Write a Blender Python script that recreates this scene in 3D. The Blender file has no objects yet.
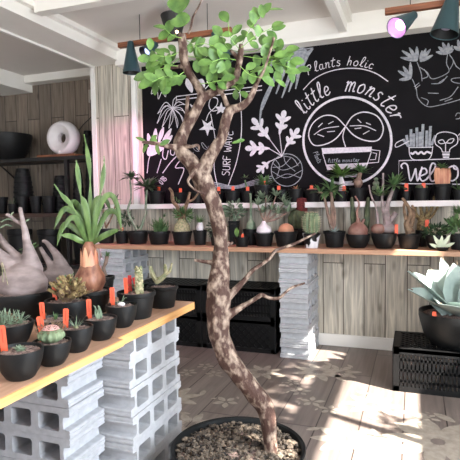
import bpy, bmesh, math, random
from mathutils import Vector, Matrix, noise
from bpy_extras import object_utils
PI = math.pi
SC = bpy.context.scene
COL = SC.collection
# ------------------------------------------------------------------ camera
F_PX, YAW, PITCH, ROLL, CAM_H, CAM_D = 501.0, math.radians(20.2), math.radians(3.415), math.radians(-.86), 1.05, 3.57
_Fv = Vector((-math.sin(YAW)*math.cos(PITCH), math.cos(YAW)*math.cos(PITCH), -math.sin(PITCH)))
_R0 = Vector((math.cos(YAW), math.sin(YAW), 0)); _U0 = _R0.cross(_Fv)
_R = _R0*math.cos(ROLL) + _U0*math.sin(ROLL); _U = _U0*math.cos(ROLL) - _R0*math.sin(ROLL)
CAM = Vector((0, -CAM_D, CAM_H))
cd = bpy.data.cameras.new('camera'); cam = bpy.data.objects.new('camera', cd); COL.objects.link(cam)
cam.matrix_world = Matrix(((_R.x, _U.x, -_Fv.x, CAM.x), (_R.y, _U.y, -_Fv.y, CAM.y), (_R.z, _U.z, -_Fv.z, CAM.z), (0, 0, 0, 1)))
cd.sensor_fit = 'HORIZONTAL'; cd.sensor_width = 36; cd.lens = 36*F_PX/460; cd.clip_start = .02
SC.camera = cam

def ray(u, v): return (u-230)/F_PX*_R - (v-230)/F_PX*_U + _Fv
def at(u, v, x=None, y=None, z=None, d=None):
    r = ray(u, v)
    t = d if d is not None else ((x-CAM.x)/r.x if x is not None else ((y-CAM.y)/r.y if y is not None else (z-CAM.z)/r.z))
    return CAM + r*t
def depth(p): return (Vector(p)-CAM).dot(_Fv)
# ------------------------------------------------------------------ world, sun, lights, exposure
w = bpy.data.worlds.new('world'); SC.world = w; w.use_nodes = True
bg = w.node_tree.nodes['Background']; bg.inputs[0].default_value = (.74, .86, 1, 1); bg.inputs[1].default_value = 1.0
SUN_DIR = Vector((-.80, .31, -.84)).normalized()
sd = bpy.data.lights.new('sun', 'SUN'); sd.energy = 15; sd.angle = math.radians(.9); sd.color = (1, .95, .86)
so = bpy.data.objects.new('sun', sd); COL.objects.link(so); so.rotation_euler = SUN_DIR.to_track_quat('-Z', 'Y').to_euler()
def area(name, loc, dirv, sx, sy, e, c):
    a = bpy.data.lights.new(name, 'AREA'); a.shape = 'RECTANGLE'; a.size = sx; a.size_y = sy; a.energy = e; a.color = c
    o = bpy.data.objects.new(name, a); COL.objects.link(o); o.location = loc; o.rotation_euler = Vector(dirv).to_track_quat('-Z', 'Z').to_euler(); return o
area('daylight_right_window', (.97, -2.6, 1.5), (-1, .05, .06), 2.2, 1.0, 56, (.84, .92, 1))
area('daylight_shop_window', (-1.4, -4.9, 1.35), (0, 1, .05), 2.0, 1.5, 12, (.98, .98, 1))
SC.view_settings.view_transform = 'Standard'; SC.view_settings.look = 'None'; SC.view_settings.gamma = 1
SC.view_settings.use_curve_mapping = False; SC.view_settings.exposure = 1.35
try:
    SC.cycles.use_denoising = True; SC.cycles.max_bounces = 8; SC.cycles.sample_clamp_indirect = 6
except Exception: pass

# ------------------------------------------------------------------ materials
def srgb(r, g, b):
    f = lambda c: (c/255/12.92) if c/255 <= .04045 else ((c/255+.055)/1.055)**2.4
    return (f(r), f(g), f(b), 1)
MATS = {}
def mat(name, c1, c2=None, rough=.6, scale=8, detail=4, bump=0, metal=0, stretch=(1, 1, 1), emit=None, kind='noise', trans=0, sss=0, lo=.35, hi=.65, bscale=None, spec=None):
    if name in MATS: return MATS[name]
    m = bpy.data.materials.new(name); m.use_nodes = True; nt = m.node_tree; N = nt.nodes; L = nt.links
    b = N['Principled BSDF']; b.inputs['Roughness'].default_value = rough; b.inputs['Metallic'].default_value = metal
    if spec is not None: b.inputs['Specular IOR Level'].default_value = spec
    tc = N.new('ShaderNodeTexCoord'); mp = N.new('ShaderNodeMapping'); mp.inputs['Scale'].default_value = stretch
    L.new(tc.outputs['Object'], mp.inputs['Vector'])
    if kind == 'noise':
        t = N.new('ShaderNodeTexNoise'); t.inputs['Scale'].default_value = scale; t.inputs['Detail'].default_value = detail; fac = t.outputs['Fac']
    else:
        t = N.new('ShaderNodeTexVoronoi'); t.inputs['Scale'].default_value = scale
        sp = N.new('ShaderNodeSeparateColor'); L.new(t.outputs['Color'], sp.inputs[0]); fac = sp.outputs[0]
    L.new(mp.outputs['Vector'], t.inputs['Vector'])
    cr = N.new('ShaderNodeValToRGB'); cr.color_ramp.elements[0].color = c1; cr.color_ramp.elements[1].color = c2 or c1
    cr.color_ramp.elements[0].position = lo; cr.color_ramp.elements[1].position = hi
    L.new(fac, cr.inputs['Fac']); L.new(cr.outputs['Color'], b.inputs['Base Color'])
    if bump:
        bn = N.new('ShaderNodeBump'); bn.inputs['Strength'].default_value = bump; bn.inputs['Distance'].default_value = .01
        src = fac
        if bscale:
            t2 = N.new('ShaderNodeTexNoise'); t2.inputs['Scale'].default_value = bscale; t2.inputs['Detail'].default_value = 3
            L.new(mp.outputs['Vector'], t2.inputs['Vector']); src = t2.outputs['Fac']
        L.new(src, bn.inputs['Height']); L.new(bn.outputs['Normal'], b.inputs['Normal'])
    if emit:
        b.inputs['Emission Color'].default_value = emit[0]; b.inputs['Emission Strength'].default_value = emit[1]
    if trans: b.inputs['Transmission Weight'].default_value = trans
    if sss:
        b.inputs['Subsurface Weight'].default_value = sss; b.inputs['Subsurface Radius'].default_value = (.004, .006, .002)
    MATS[name] = m; return m

def plank_mat(name, rot, cA, cB, cM, pw, pl, grain=(3, 60, 3), rough=.6, dark=None, knots=False, mort=.003, bumpd=.3):
    """planks of width pw and length pl; rot names the axes for plank length, width and depth"""
    m = bpy.data.materials.new(name); m.use_nodes = True; nt = m.node_tree; N = nt.nodes; L = nt.links
    b = N['Principled BSDF']; b.inputs['Roughness'].default_value = rough
    tc = N.new('ShaderNodeTexCoord'); mp = N.new('ShaderNodeMapping'); mp.inputs['Location'].default_value = (.13, .04, 0)
    sx_ = N.new('ShaderNodeSeparateXYZ'); cx_ = N.new('ShaderNodeCombineXYZ'); L.new(tc.outputs['Object'], sx_.inputs[0])
    for k_, ax in enumerate(rot): L.new(sx_.outputs['XYZ'.index(ax)], cx_.inputs[k_])
    L.new(cx_.outputs[0], mp.inputs['Vector'])
    br = N.new('ShaderNodeTexBrick'); br.offset = .37; br.offset_frequency = 2; br.squash = 1
    br.inputs['Scale'].default_value = 1; br.inputs['Brick Width'].default_value = pl; br.inputs['Row Height'].default_value = pw
    br.inputs['Mortar Size'].default_value = mort; br.inputs['Mortar Smooth'].default_value = .1
    br.inputs['Color1'].default_value = cA; br.inputs['Color2'].default_value = cB; br.inputs['Mortar'].default_value = cM
    L.new(mp.outputs['Vector'], br.inputs['Vector'])
    m2 = N.new('ShaderNodeMapping'); m2.inputs['Scale'].default_value = grain; L.new(mp.outputs['Vector'], m2.inputs['Vector'])
    # offset grain per plank through brick colour
    n1 = N.new('ShaderNodeTexNoise'); n1.inputs['Scale'].default_value = 1; n1.inputs['Detail'].default_value = 6; n1.inputs['Distortion'].default_value = .6
    ad = N.new('ShaderNodeVectorMath'); ad.operation = 'MULTIPLY_ADD'; ad.inputs[1].default_value = (60, 60, 60)
    L.new(br.outputs['Color'], ad.inputs[0]); L.new(m2.outputs['Vector'], ad.inputs[2]); L.new(ad.outputs[0], n1.inputs['Vector'])
    cr = N.new('ShaderNodeValToRGB'); cr.color_ramp.elements[0].position = .3; cr.color_ramp.elements[1].position = .68
    d = dark or .55
    cr.color_ramp.elements[0].color = (d, d, d, 1); cr.color_ramp.elements[1].color = (1.12, 1.12, 1.12, 1)
    L.new(n1.outputs['Fac'], cr.inputs['Fac'])
    mx = N.new('ShaderNodeMix'); mx.data_type = 'RGBA'; mx.blend_type = 'MULTIPLY'; mx.inputs[0].default_value = 1
    L.new(br.outputs['Color'], mx.inputs[6]); L.new(cr.outputs['Color'], mx.inputs[7])
    out = mx.outputs[2]
    if knots:
        vo = N.new('ShaderNodeTexVoronoi'); vo.inputs['Scale'].default_value = 1
        m3 = N.new('ShaderNodeMapping'); m3.inputs['Scale'].default_value = (4.5, 11, 1); L.new(mp.outputs['Vector'], m3.inputs['Vector']); L.new(m3.outputs['Vector'], vo.inputs['Vector'])
        c3 = N.new('ShaderNodeValToRGB'); c3.color_ramp.elements[0].position = .05; c3.color_ramp.elements[1].position = .22
        c3.color_ramp.elements[0].color = (.25, .2, .17, 1); c3.color_ramp.elements[1].color = (1, 1, 1, 1)
        L.new(vo.outputs['Distance'], c3.inputs['Fac'])
        mx2 = N.new('ShaderNodeMix'); mx2.data_type = 'RGBA'; mx2.blend_type = 'MULTIPLY'; mx2.inputs[0].default_value = .6
        L.new(out, mx2.inputs[6]); L.new(c3.outputs['Color'], mx2.inputs[7]); out = mx2.outputs[2]
    L.new(out, b.inputs['Base Color'])
    bn = N.new('ShaderNodeBump'); bn.inputs['Strength'].default_value = bumpd; bn.inputs['Distance'].default_value = .002
    L.new(br.outputs['Fac'], bn.inputs['Height']); bn.invert = True; L.new(bn.outputs['Normal'], b.inputs['Normal'])
    return m

M = dict(
    wallwood=plank_mat('grey_wall_planks', 'ZXY', srgb(226, 219, 204), srgb(198, 190, 176), srgb(92, 84, 74), .142, 1.15, (3.2, 52, 3), .7, .5, True),
    wallshade=plank_mat('shaded_wall_planks', 'ZXY', srgb(146, 132, 118), srgb(120, 108, 97), srgb(56, 48, 42), .142, 1.0, (3.5, 42, 3), .7, .6, True),  # same planks as the back wall, alcove shade put into the darker colour
    floor=plank_mat('floor_planks', 'YXZ', srgb(140, 127, 120), srgb(118, 105, 99), srgb(70, 60, 56), .19, 1.2, (2.2, 34, 3), .38, .72),
    white=mat('white_paint', srgb(234, 231, 226), srgb(240, 238, 234), .55, 3),
    ceil=mat('ceiling_paint', srgb(226, 220, 214), srgb(231, 226, 220), .8, 2),
    cornice=mat('cornice_paint', srgb(240, 237, 230), srgb(246, 243, 238), .5, 3, bump=.05),
    board=mat('chalkboard', srgb(12, 10, 13), srgb(17, 14, 18), .7, 5, bump=.02, spec=.15),
    chalk=mat('chalk_white', srgb(226, 218, 226), srgb(202, 196, 206), .9, 60),
    chalkgrey=mat('chalk_grey', srgb(166, 168, 174), srgb(128, 130, 140), .9, 60),
    pot=mat('black_pot_plastic', srgb(15, 16, 17), srgb(22, 24, 25), .5, 25, bump=.05, spec=.35),
    potdk=mat('dark_pot_plastic', srgb(14, 14, 15), srgb(20, 20, 21), .5, 20, spec=.35),
    soil=mat('gravel_soil', srgb(86, 70, 66), srgb(150, 128, 120), .95, 150, kind='vor', bump=1, lo=.1, hi=.9),
    pebble=mat('pumice_pebbles', srgb(44, 38, 34), srgb(116, 102, 88), .9, 60, kind='vor', bump=.25, lo=.1, hi=.95, bscale=160),
    tablewood=mat('table_wood', srgb(184, 142, 118), srgb(204, 164, 138), .45, 4, stretch=(14, 1.2, 14), bump=.04),
    edge=mat('table_edge_wood', srgb(212, 152, 92), srgb(228, 176, 116), .5, 5, stretch=(20, 1.5, 40)),
    shelfwood=mat('shelf_wood', srgb(176, 132, 104), srgb(196, 152, 122), .5, 5, stretch=(1.5, 20, 40)),
    ledge=mat('ledge_white', srgb(226, 216, 216), srgb(236, 230, 228), .5, 4),
    block=mat('concrete_block', srgb(176, 177, 181), srgb(188, 189, 193), .92, 40, detail=8, bump=.03, bscale=220),
    block2=mat('concrete_block_brownish', srgb(168, 170, 175), srgb(182, 184, 190), .92, 40, detail=8, bump=.05, bscale=220),
    crate=mat('black_crate_plastic', srgb(13, 13, 14), srgb(19, 19, 20), .5, 14, spec=.3),
    orange=mat('orange_label_plastic', srgb(236, 92, 60), srgb(242, 106, 72), .4, 10),
    redl=mat('red_label_plastic', srgb(214, 52, 50), srgb(226, 66, 60), .4, 10),
    ink=mat('label_ink', srgb(186, 58, 40), None, .6),
    leaf=mat('fresh_green_leaf', srgb(62, 94, 38), srgb(100, 134, 62), .5, 30, sss=.15),
    leafyoung=mat('light_green_leaf', srgb(110, 154, 66), srgb(156, 196, 98), .5, 30, sss=.15),
    leafdk=mat('dark_green_leaf', srgb(34, 56, 36), srgb(66, 92, 60), .5, 30),
    leafmid=mat('mid_green_leaf', srgb(58, 88, 50), srgb(104, 134, 84), .55, 30),
    leafstrap=mat('strap_green_leaf', srgb(66, 92, 46), srgb(108, 134, 76), .42, 14, stretch=(3, 3, 1), sss=.1),
    leafgrey=mat('grey_green_leaf', srgb(92, 112, 90), srgb(136, 152, 126), .6, 30),
    agave=mat('agave_blue_leaf', srgb(142, 158, 154), srgb(176, 190, 182), .55, 9, bump=.1),
    agaveedge=mat('agave_spine', srgb(120, 100, 80), None, .6),
    agpale=mat('pale_agave_leaf', srgb(196, 206, 176), srgb(226, 230, 206), .5, 12),
    bark=mat('mottled_bark', srgb(66, 42, 33), srgb(158, 138, 122), .8, 44, detail=14, bump=1, stretch=(1, 1, .7), lo=.45, hi=.68),
    barkthin=mat('brown_twig_bark', srgb(96, 68, 56), srgb(156, 124, 106), .85, 60, detail=5, bump=.5, lo=.35, hi=.65),
    caudex=mat('grey_caudex_skin', srgb(112, 98, 96), srgb(160, 144, 142), .6, 11, detail=6, bump=.3, stretch=(1, 1, 2.6)),
    caudexbr=mat('brown_caudex_skin', srgb(94, 74, 64), srgb(146, 120, 104), .65, 18, detail=6, bump=.4),
    caudexred=mat('reddish_caudex_skin', srgb(112, 72, 62), srgb(150, 116, 102), .5, 16, detail=5, bump=.2),
    bulb=mat('papery_orange_bulb', srgb(104, 60, 46), srgb(160, 110, 86), .45, 40, detail=5, bump=.25, stretch=(1, 1, .35)),
    bulbpeel=mat('peeling_bulb_skin', srgb(180, 110, 84), srgb(222, 168, 132), .5, 14, stretch=(3, 3, .4)),
    tandome=mat('tan_dome_skin', srgb(176, 120, 92), srgb(200, 146, 114), .7, 14, bump=.2),
    cactus=mat('cactus_green', srgb(86, 104, 78), srgb(128, 142, 108), .7, 30, bump=.2),
    cactusdk=mat('dark_cactus_green', srgb(54, 66, 46), srgb(86, 94, 66), .7, 30),
    redcap=mat('red_bristle_cap', srgb(64, 16, 18), srgb(110, 36, 36), .9, 120, bump=.6),
    pinkcac=mat('pink_cactus_top', srgb(206, 150, 148), srgb(224, 176, 168), .7, 20),
    spine=mat('cactus_spines', srgb(226, 206, 176), None, .7),
    knobby=mat('knobby_olive_skin', srgb(84, 58, 44), srgb(158, 138, 92), .8, 90, detail=5, bump=.5),
    paleplant=mat('pale_cream_stem', srgb(176, 164, 130), srgb(118, 124, 88), .7, 70),
    brownstem=mat('dry_brown_stem', srgb(88, 68, 52), srgb(138, 112, 88), .8, 40, bump=.3),
    iron=mat('black_iron', srgb(20, 19, 19), srgb(28, 27, 26), .5, 20),
    darkwood=mat('dark_brown_board', srgb(56, 40, 34), srgb(78, 56, 46), .5, 6, stretch=(1.5, 12, 20)),
    warmwood=mat('brown_board', srgb(110, 66, 44), srgb(146, 92, 62), .5, 6, stretch=(1.5, 12, 20)),
    ceramic=mat('white_ceramic', srgb(222, 214, 216), srgb(232, 226, 226), .45, 10, bump=.05),
    rail=mat('rail_wood', srgb(112, 66, 42), srgb(148, 90, 60), .45, 5, stretch=(1.5, 18, 18)),
    teal=mat('teal_lamp_enamel', srgb(44, 68, 74), srgb(52, 78, 84), .32, 4, metal=.2),
    tealin=mat('lamp_inner', srgb(150, 140, 160), None, .4),
    glow=mat('grow_bulb_glow', (1, .75, .95, 1), None, .5, emit=((1, .36, .85, 1), 3)),
    glowwarm=mat('warm_bulb_glow', (1, .85, .5, 1), None, .5, emit=((1, .72, .35, 1), 4)),
    glowblue=mat('bluish_bulb_glow', (.7, .75, 1, 1), None, .5, emit=((.50, .58, 1, 1), .6)),
    glass=mat('window_glass', (1, 1, 1, 1), None, .02, trans=1),
    marble1=mat('marbled_pot', srgb(20, 20, 22), srgb(226, 226, 230), .35, 16, detail=1, lo=.49, hi=.52),
    stencil=mat('floor_stencil_paint', srgb(156, 144, 132), srgb(176, 165, 152), .45, 30),
    ground=mat('outside_paving', srgb(150, 146, 140), srgb(172, 168, 160), .9, 6),
    wire=mat('black_cable', srgb(22, 22, 22), None, .5),
    greyp=mat('grey_plastic', srgb(168, 160, 150), None, .5),
)

# ------------------------------------------------------------------ mesh helpers
class MB:
    def __init__(s): s.v = []; s.f = []; s.m = []
    def add(s, vs, fs, mi=0):
        o = len(s.v); s.v += [tuple(p) for p in vs]; s.f += [tuple(i+o for i in f) for f in fs]; s.m += [mi]*len(fs); return s
    def box(s, c, d, rot=None, bev=0, mi=0):
        x, y, z = d[0]/2, d[1]/2, d[2]/2
        if bev:
            bm = bmesh.new(); bmesh.ops.create_cube(bm, size=1)
            for q in bm.verts: q.co = Vector((q.co.x*d[0], q.co.y*d[1], q.co.z*d[2]))
            bmesh.ops.bevel(bm, geom=bm.edges[:], offset=bev, segments=2, affect='EDGES', profile=.5)
            vs = [q.co.copy() for q in bm.verts]; bm.verts.index_update(); fs = [[q.index for q in f.verts] for f in bm.faces]; bm.free()
        else:
            vs = [Vector(p) for p in ((-x, -y, -z), (x, -y, -z), (x, y, -z), (-x, y, -z), (-x, -y, z), (x, -y, z), (x, y, z), (-x, y, z))]
            fs = [(0, 3, 2, 1), (4, 5, 6, 7), (0, 1, 5, 4), (1, 2, 6, 5), (2, 3, 7, 6), (3, 0, 4, 7)]
        if rot: vs = [rot @ p for p in vs]
        return s.add([p+Vector(c) for p in vs], fs, mi)
    def span(s, a, b, bev=0):
        return s.box([(a[i]+b[i])/2 for i in range(3)], [abs(b[i]-a[i]) for i in range(3)], bev=bev)
    def lathe(s, prof, c=(0, 0, 0), seg=24, rot=None, wob=0, ribs=0, ribamp=0, squash=(1, 1), seed=0):
        vs = []; fs = []; n = len(prof)
        for i, (r, z) in enumerate(prof):
            for k in range(seg):
                a = 2*PI*k/seg; q = r*(1+ribamp*math.cos(ribs*a)) if ribs else r
                if wob: q *= 1+wob*noise.noise(Vector((math.cos(a)*1.5+seed, math.sin(a)*1.5, z*25)))
                p = Vector((q*math.cos(a)*squash[0], q*math.sin(a)*squash[1], z)); vs.append((rot @ p if rot else p)+Vector(c))
        for i in range(n-1):
            for k in range(seg):
                k2 = (k+1) % seg; fs.append((i*seg+k, i*seg+k2, (i+1)*seg+k2, (i+1)*seg+k))
        fs.append(tuple(reversed(range(seg)))); fs.append(tuple((n-1)*seg+k for k in range(seg)))
        return s.add(vs, fs)
    def tube(s, pts, rad, seg=8, wob=0, seed=0):
        pts = [Vector(p) for p in pts]; n = len(pts)
        if not isinstance(rad, (list, tuple)): rad = [rad]*n
        vs = []; fs = []; up = None
        for i, p in enumerate(pts):
            t = (pts[min(i+1, n-1)]-pts[max(i-1, 0)]).normalized()
            if up is None: up = t.orthogonal().normalized()
            up = (up - t*up.dot(t)).normalized(); sd_ = t.cross(up)
            for k in range(seg):
                a = 2*PI*k/seg; dv = up*math.cos(a)+sd_*math.sin(a)
                q = rad[i]*(1+(wob*noise.noise(p*18+dv*1.2+Vector((seed, 0, 0))) if wob else 0)); vs.append(p+dv*q)
        for i in range(n-1):
            for k in range(seg):
                k2 = (k+1) % seg; fs.append((i*seg+k, i*seg+k2, (i+1)*seg+k2, (i+1)*seg+k))
        fs.append(tuple(reversed(range(seg)))); fs.append(tuple((n-1)*seg+k for k in range(seg)))
        return s.add(vs, fs)
    def leaf(s, base, d, nrm, L, W, droop=0, fold=.25, shape='ellipse', n=6, thick=0, curl=0):
        """leaf surface along d, width across, normal nrm; V fold"""
        d = Vector(d).normalized(); nrm = Vector(nrm); nrm = (nrm-d*nrm.dot(d))
        nrm = nrm.normalized() if nrm.length > 1e-5 else d.orthogonal().normalized(); sx = d.cross(nrm)
        rows = []; p = Vector(base); dd = d.copy(); nn = nrm.copy(); st = L/n
        for i in range(n+1):
            t = i/n
            if shape == 'ellipse': ww = math.sin(PI*min(max(t, .02), .985))**.6
            elif shape == 'obovate': ww = math.sin(PI*min(max(t, .02), .985)**1.35)**.7
            elif shape == 'strap': ww = min(1, t*4+.45)*(1-t**3)+.02
            elif shape == 'agave': ww = (.75+.9*t-.2*t*t if t < .5 else 1.15*(1-((t-.5)/.5)**1.9))+.01
            else: ww = (1-t)**.8+.02
            rows.append((p.copy(), ww*W/2, nn.copy())); 
            if droop:
                g = Vector((0, 0, -1)); dd = (dd+g*droop*st/L*1.0).normalized(); nn = (nn-dd*nn.dot(dd)).normalized()
            p += dd*st
        vs = []; fs = []
        for p, h, q in rows:
            side = dd.cross(q) if False else sx
            vs += [p-side*h+q*(h*fold), p.copy(), p+side*h+q*(h*fold)]
        for i in range(n):
            a = i*3; fs += [(a, a+1, a+4, a+3), (a+1, a+2, a+5, a+4)]
        if thick:
            o = len(vs)
            for (p, h, q), j in zip(rows, range(n+1)):
                tt = thick*(1-.8*j/n); vs += [p-sx*h+q*(h*fold-.001), p-q*tt, p+sx*h+q*(h*fold-.001)]
            for i in range(n):
                a = o+i*3; fs += [(a+3, a+4, a+1, a), (a+4, a+5, a+2, a+1)]
                b = i*3; fs += [(b, b+3, a+3, a), (b+2, a+2, a+5, b+5)]
            e = n*3; fs += [(e, e+1, e+2, o+e+2, o+e+1, o+e)]
        return s.add(vs, fs)
    def ball(s, c, r, sub=1, jit=0, sc=(1, 1, 1), rng=None):
        key = sub
        if key not in _ICO:
            bm = bmesh.new(); bmesh.ops.create_icosphere(bm, subdivisions=sub, radius=1); bm.verts.index_update()
            _ICO[key] = ([q.co.copy() for q in bm.verts], [[q.index for q in f.verts] for f in bm.faces]); bm.free()
        vs, fs = _ICO[key]; R = rng or random
        return s.add([Vector(c)+Vector((p.x*sc[0], p.y*sc[1], p.z*sc[2]))*r*(1+(R.uniform(-jit, jit) if jit else 0)) for p in vs], fs)
    def build(s, name, m, parent=None, smooth=True, label=None, sharp=None):
        me = bpy.data.meshes.new(name); me.from_pydata(s.v, [], s.f); me.materials.append(m if not isinstance(m, list) else m[0])
        if isinstance(m, list):
            for x in m[1:]: me.materials.append(x)
            for p, i in zip(me.polygons, s.m): p.material_index = i
        bm = bmesh.new(); bm.from_mesh(me); bmesh.ops.recalc_face_normals(bm, faces=bm.faces[:]); bm.to_mesh(me); bm.free()
        if smooth:
            me.polygons.foreach_set('use_smooth', [True]*len(me.polygons))
            try: me.set_sharp_from_angle(angle=math.radians(sharp or 40))
            except Exception: pass
        o = bpy.data.objects.new(name, me); COL.objects.link(o)
        if parent: o.parent = parent
        if label: o['label'] = label
        return o
_ICO = {}
def fuse(o, vox, it=4):
    m = o.modifiers.new('remesh', 'REMESH'); m.mode = 'VOXEL'; m.voxel_size = vox; m.use_smooth_shade = True
    k = o.modifiers.new('smooth', 'SMOOTH'); k.factor = .5; k.iterations = it; return o
def thing(name, label, cat, loc=(0, 0, 0), rz=0, group=None):
    o = bpy.data.objects.new(name, None); COL.objects.link(o); o.location = loc; o.rotation_euler = (0, 0, rz); o.empty_display_size = .05
    o['label'] = label; o['category'] = cat
    if group: o['group'] = group
    return o
def tag(o, label, cat, group=None, kind=None):
    o['label'] = label; o['category'] = cat
    if group: o['group'] = group
    if kind: o['kind'] = kind
    return o
def struct(name, mb, m, parent=None, **k):
    o = mb.build(name, m, parent, smooth=False, **k); o['kind'] = 'structure'; return o
def copy_tree(o, parent=None):
    c = o.copy(); COL.objects.link(c); c.parent = parent
    for ch in list(o.children): copy_tree(ch, c)
    return c
def smoothpath(pts, n=5):
    pts = [Vector(p) for p in pts]
    if len(pts) < 3: return pts
    out = []
    P = [pts[0]*2-pts[1]]+pts+[pts[-1]*2-pts[-2]]
    for i in range(1, len(P)-2):
        a, b, c, d = P[i-1:i+3]
        for k in range(n):
            t = k/n; out.append(.5*((2*b)+(c-a)*t+(2*a-5*b+4*c-d)*t*t+(3*b-a-3*c+d)*t**3))
    out.append(pts[-1]); return out

# ================================================================== ROOM SHELL
XW = 1.0; YB = -5.0; XL = -5.0
struct('floor', MB().span((XL-.1, YB-.1, -.08), (XW+.1, 1.0, 0)), M['floor'])
struct('ceiling', MB().span((XL-.1, YB-.1, 2.27), (XW+.1, 1.0, 2.36)), M['ceil'])
# back wall right section (in front) with panels; alcove wall set back on the left
struct('wall_back', MB().span((-2.50, 0, 0), (XW+.1, .15, 2.27)), M['wallwood'])
struct('wall_alcove', MB().span((XL-.1, .45, 0), (-2.35, .6, 2.27)), M['wallshade'])
struct('wall_alcove_return', MB().span((-2.50, .15, 0), (-2.36, .45, 2.27)), M['wallwood'])
struct('wall_left', MB().span((XL-.1, YB, 0), (XL, .6, 2.27)), M['white'])
# shop front behind the camera: wall with a wide window opening
mb = MB(); mb.span((XL, YB-.1, 0), (XW+.1, YB, .5)); mb.span((XL, YB-.1, 2.1), (XW+.1, YB, 2.27))
mb.span((XL, YB-.1, .5), (-2.4, YB, 2.1)); mb.span((-.4, YB-.1, .5), (XW+.1, YB, 2.1)); struct('wall_front', mb, M['white'])
# right wall with the sunny window opening
WY0, WY1, WZ0, WZ1 = -3.5, -.70, 1.02, 1.99
mb = MB(); mb.span((XW, YB, 0), (XW+.1, .15, WZ0)); mb.span((XW, YB, WZ1), (XW+.1, .15, 2.27))
mb.span((XW, -1.06, WZ0), (XW+.1, WY1, 1.50)); mb.span((XW, YB, WZ0), (XW+.1, WY0, WZ1)); mb.span((XW, WY1, WZ0), (XW+.1, .15, WZ1)); struct('wall_right', mb, M['white'])  # low wall piece in the end bay added to keep sun off the agave
mb = MB()
for y in (WY0+.02, -2.55, -1.72, WY1-.012):
    mb.span((XW+.03, y-.02, WZ0), (XW+.07, y+.02, WZ1))
for z in (WZ0+.015, WZ1-.015): mb.span((XW+.03, WY0, z-.015), (XW+.07, WY1, z+.015))
struct('window_1', mb, M['white'])
struct('ground', MB().span((-14, -14, -.2), (14, 10, -.09)), M['ground'])
# beams and cornice
struct('trim_1', MB().span((-2.50, -4.9, 2.165), (-2.205, 0, 2.27)).span((-2.205, -4.9, 2.235), (-2.165, -.1, 2.27)), M['cornice'])
struct('trim_2', MB().span((-2.205, -.10, 2.115), (XW, 0, 2.27)).span((-2.205, -.125, 2.115), (XW, -.1, 2.15)), M['cornice'])
struct('trim_3', MB().span((-.475, -4.9, 2.145), (-.425, -.1, 2.27)).span((-.425, -4.9, 2.215), (-.395, -.1, 2.27)), M['cornice'])
struct('trim_4', MB().span((-2.165, -1.06, 2.20), (-.475, -.99, 2.27)), M['cornice'])
struct('trim_5', MB().span((-3.9, -4.9, 2.13), (-3.52, .45, 2.27)), M['cornice'])
struct('trim_6', MB().span((-3.52, .34, 2.20), (-2.50, .45, 2.27)), M['cornice'])
struct('trim_7', MB().span((-2.515, -.018, 0), (-2.48, 0.0, 2.165)), M['white'])
struct('trim_8', MB().span((-2.503, -4.9, 2.150), (-2.478, 0, 2.165)), M['white'])
struct('trim_9', MB().span((-2.125, -.035, 1.028), (-2.085, 0, 2.115), bev=.004), M['white'])
struct('baseboard_back', MB().span((-2.48, -.015, 0), (XW, 0, .085), bev=.003), M['white'])

# floor stencil flowers
mb = MB(); rng = random.Random(4)
_pz = [0]
def petal(cx, cy, a, L, W, dz=.0012):
    _pz[0] += 1; dz = .0010+.000012*(_pz[0] % 60)
    d = Vector((math.cos(a), math.sin(a), 0)); sx = Vector((-d.y, d.x, 0)); n = 8; vs = []
    for i in range(n+1):
        t = i/n; h = W/2*math.sin(PI*max(.03, min(.97, t)))**.75; vs += [Vector((cx, cy, dz))+d*(L*t)-sx*h, Vector((cx, cy, dz))+d*(L*t)+sx*h]
    mb.add(vs, [(2*i, 2*i+1, 2*i+3, 2*i+2) for i in range(n)])
def flower(u, v, L, n, big=False):
    p = at(u, v, z=0); a0 = rng.uniform(0, 6)
    for k in range(n):
        a = a0+2*PI*k/n
        if big:
            petal(p.x+.03*math.cos(a), p.y+.03*math.sin(a), a, L, L*.42); petal(p.x+.03*math.cos(a+.4), p.y+.03*math.sin(a+.4), a+.45, L*.5, L*.12)
        else:
            petal(p.x+.012*math.cos(a), p.y+.012*math.sin(a), a, L*rng.uniform(.8, 1.1), L*.55)
    for k in range(3 if big else 2):
        a = rng.uniform(0, 6); petal(p.x+L*1.2*math.cos(a), p.y+L*1.2*math.sin(a), a+1.2, L*.6, L*.25)
for u, v in ((205, 366), (214, 374), (188, 372)): flower(u, v, .05, 5)
flower(172, 398, .13, 8, True); flower(300, 392, .05, 5); flower(312, 402, .055, 5); flower(292, 383, .04, 5); flower(318, 372, .13, 8, True)
flower(438, 442, .20, 9, True); flower(428, 418, .045, 5); flower(416, 424, .04, 5); flower(262, 372, .10, 8, True); flower(372, 405, .12, 8, True); flower(226, 402, .06, 5); flower(190, 425, .1, 8, True); flower(340, 372, .10, 7, True); flower(345, 440, .12, 8, True); flower(150, 380, .1, 7, True); flower(330, 410, .05, 5)
fl = mb.build('floor_stencil', M['stencil'], smooth=False); fl.parent = bpy.data.objects['floor']

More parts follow.
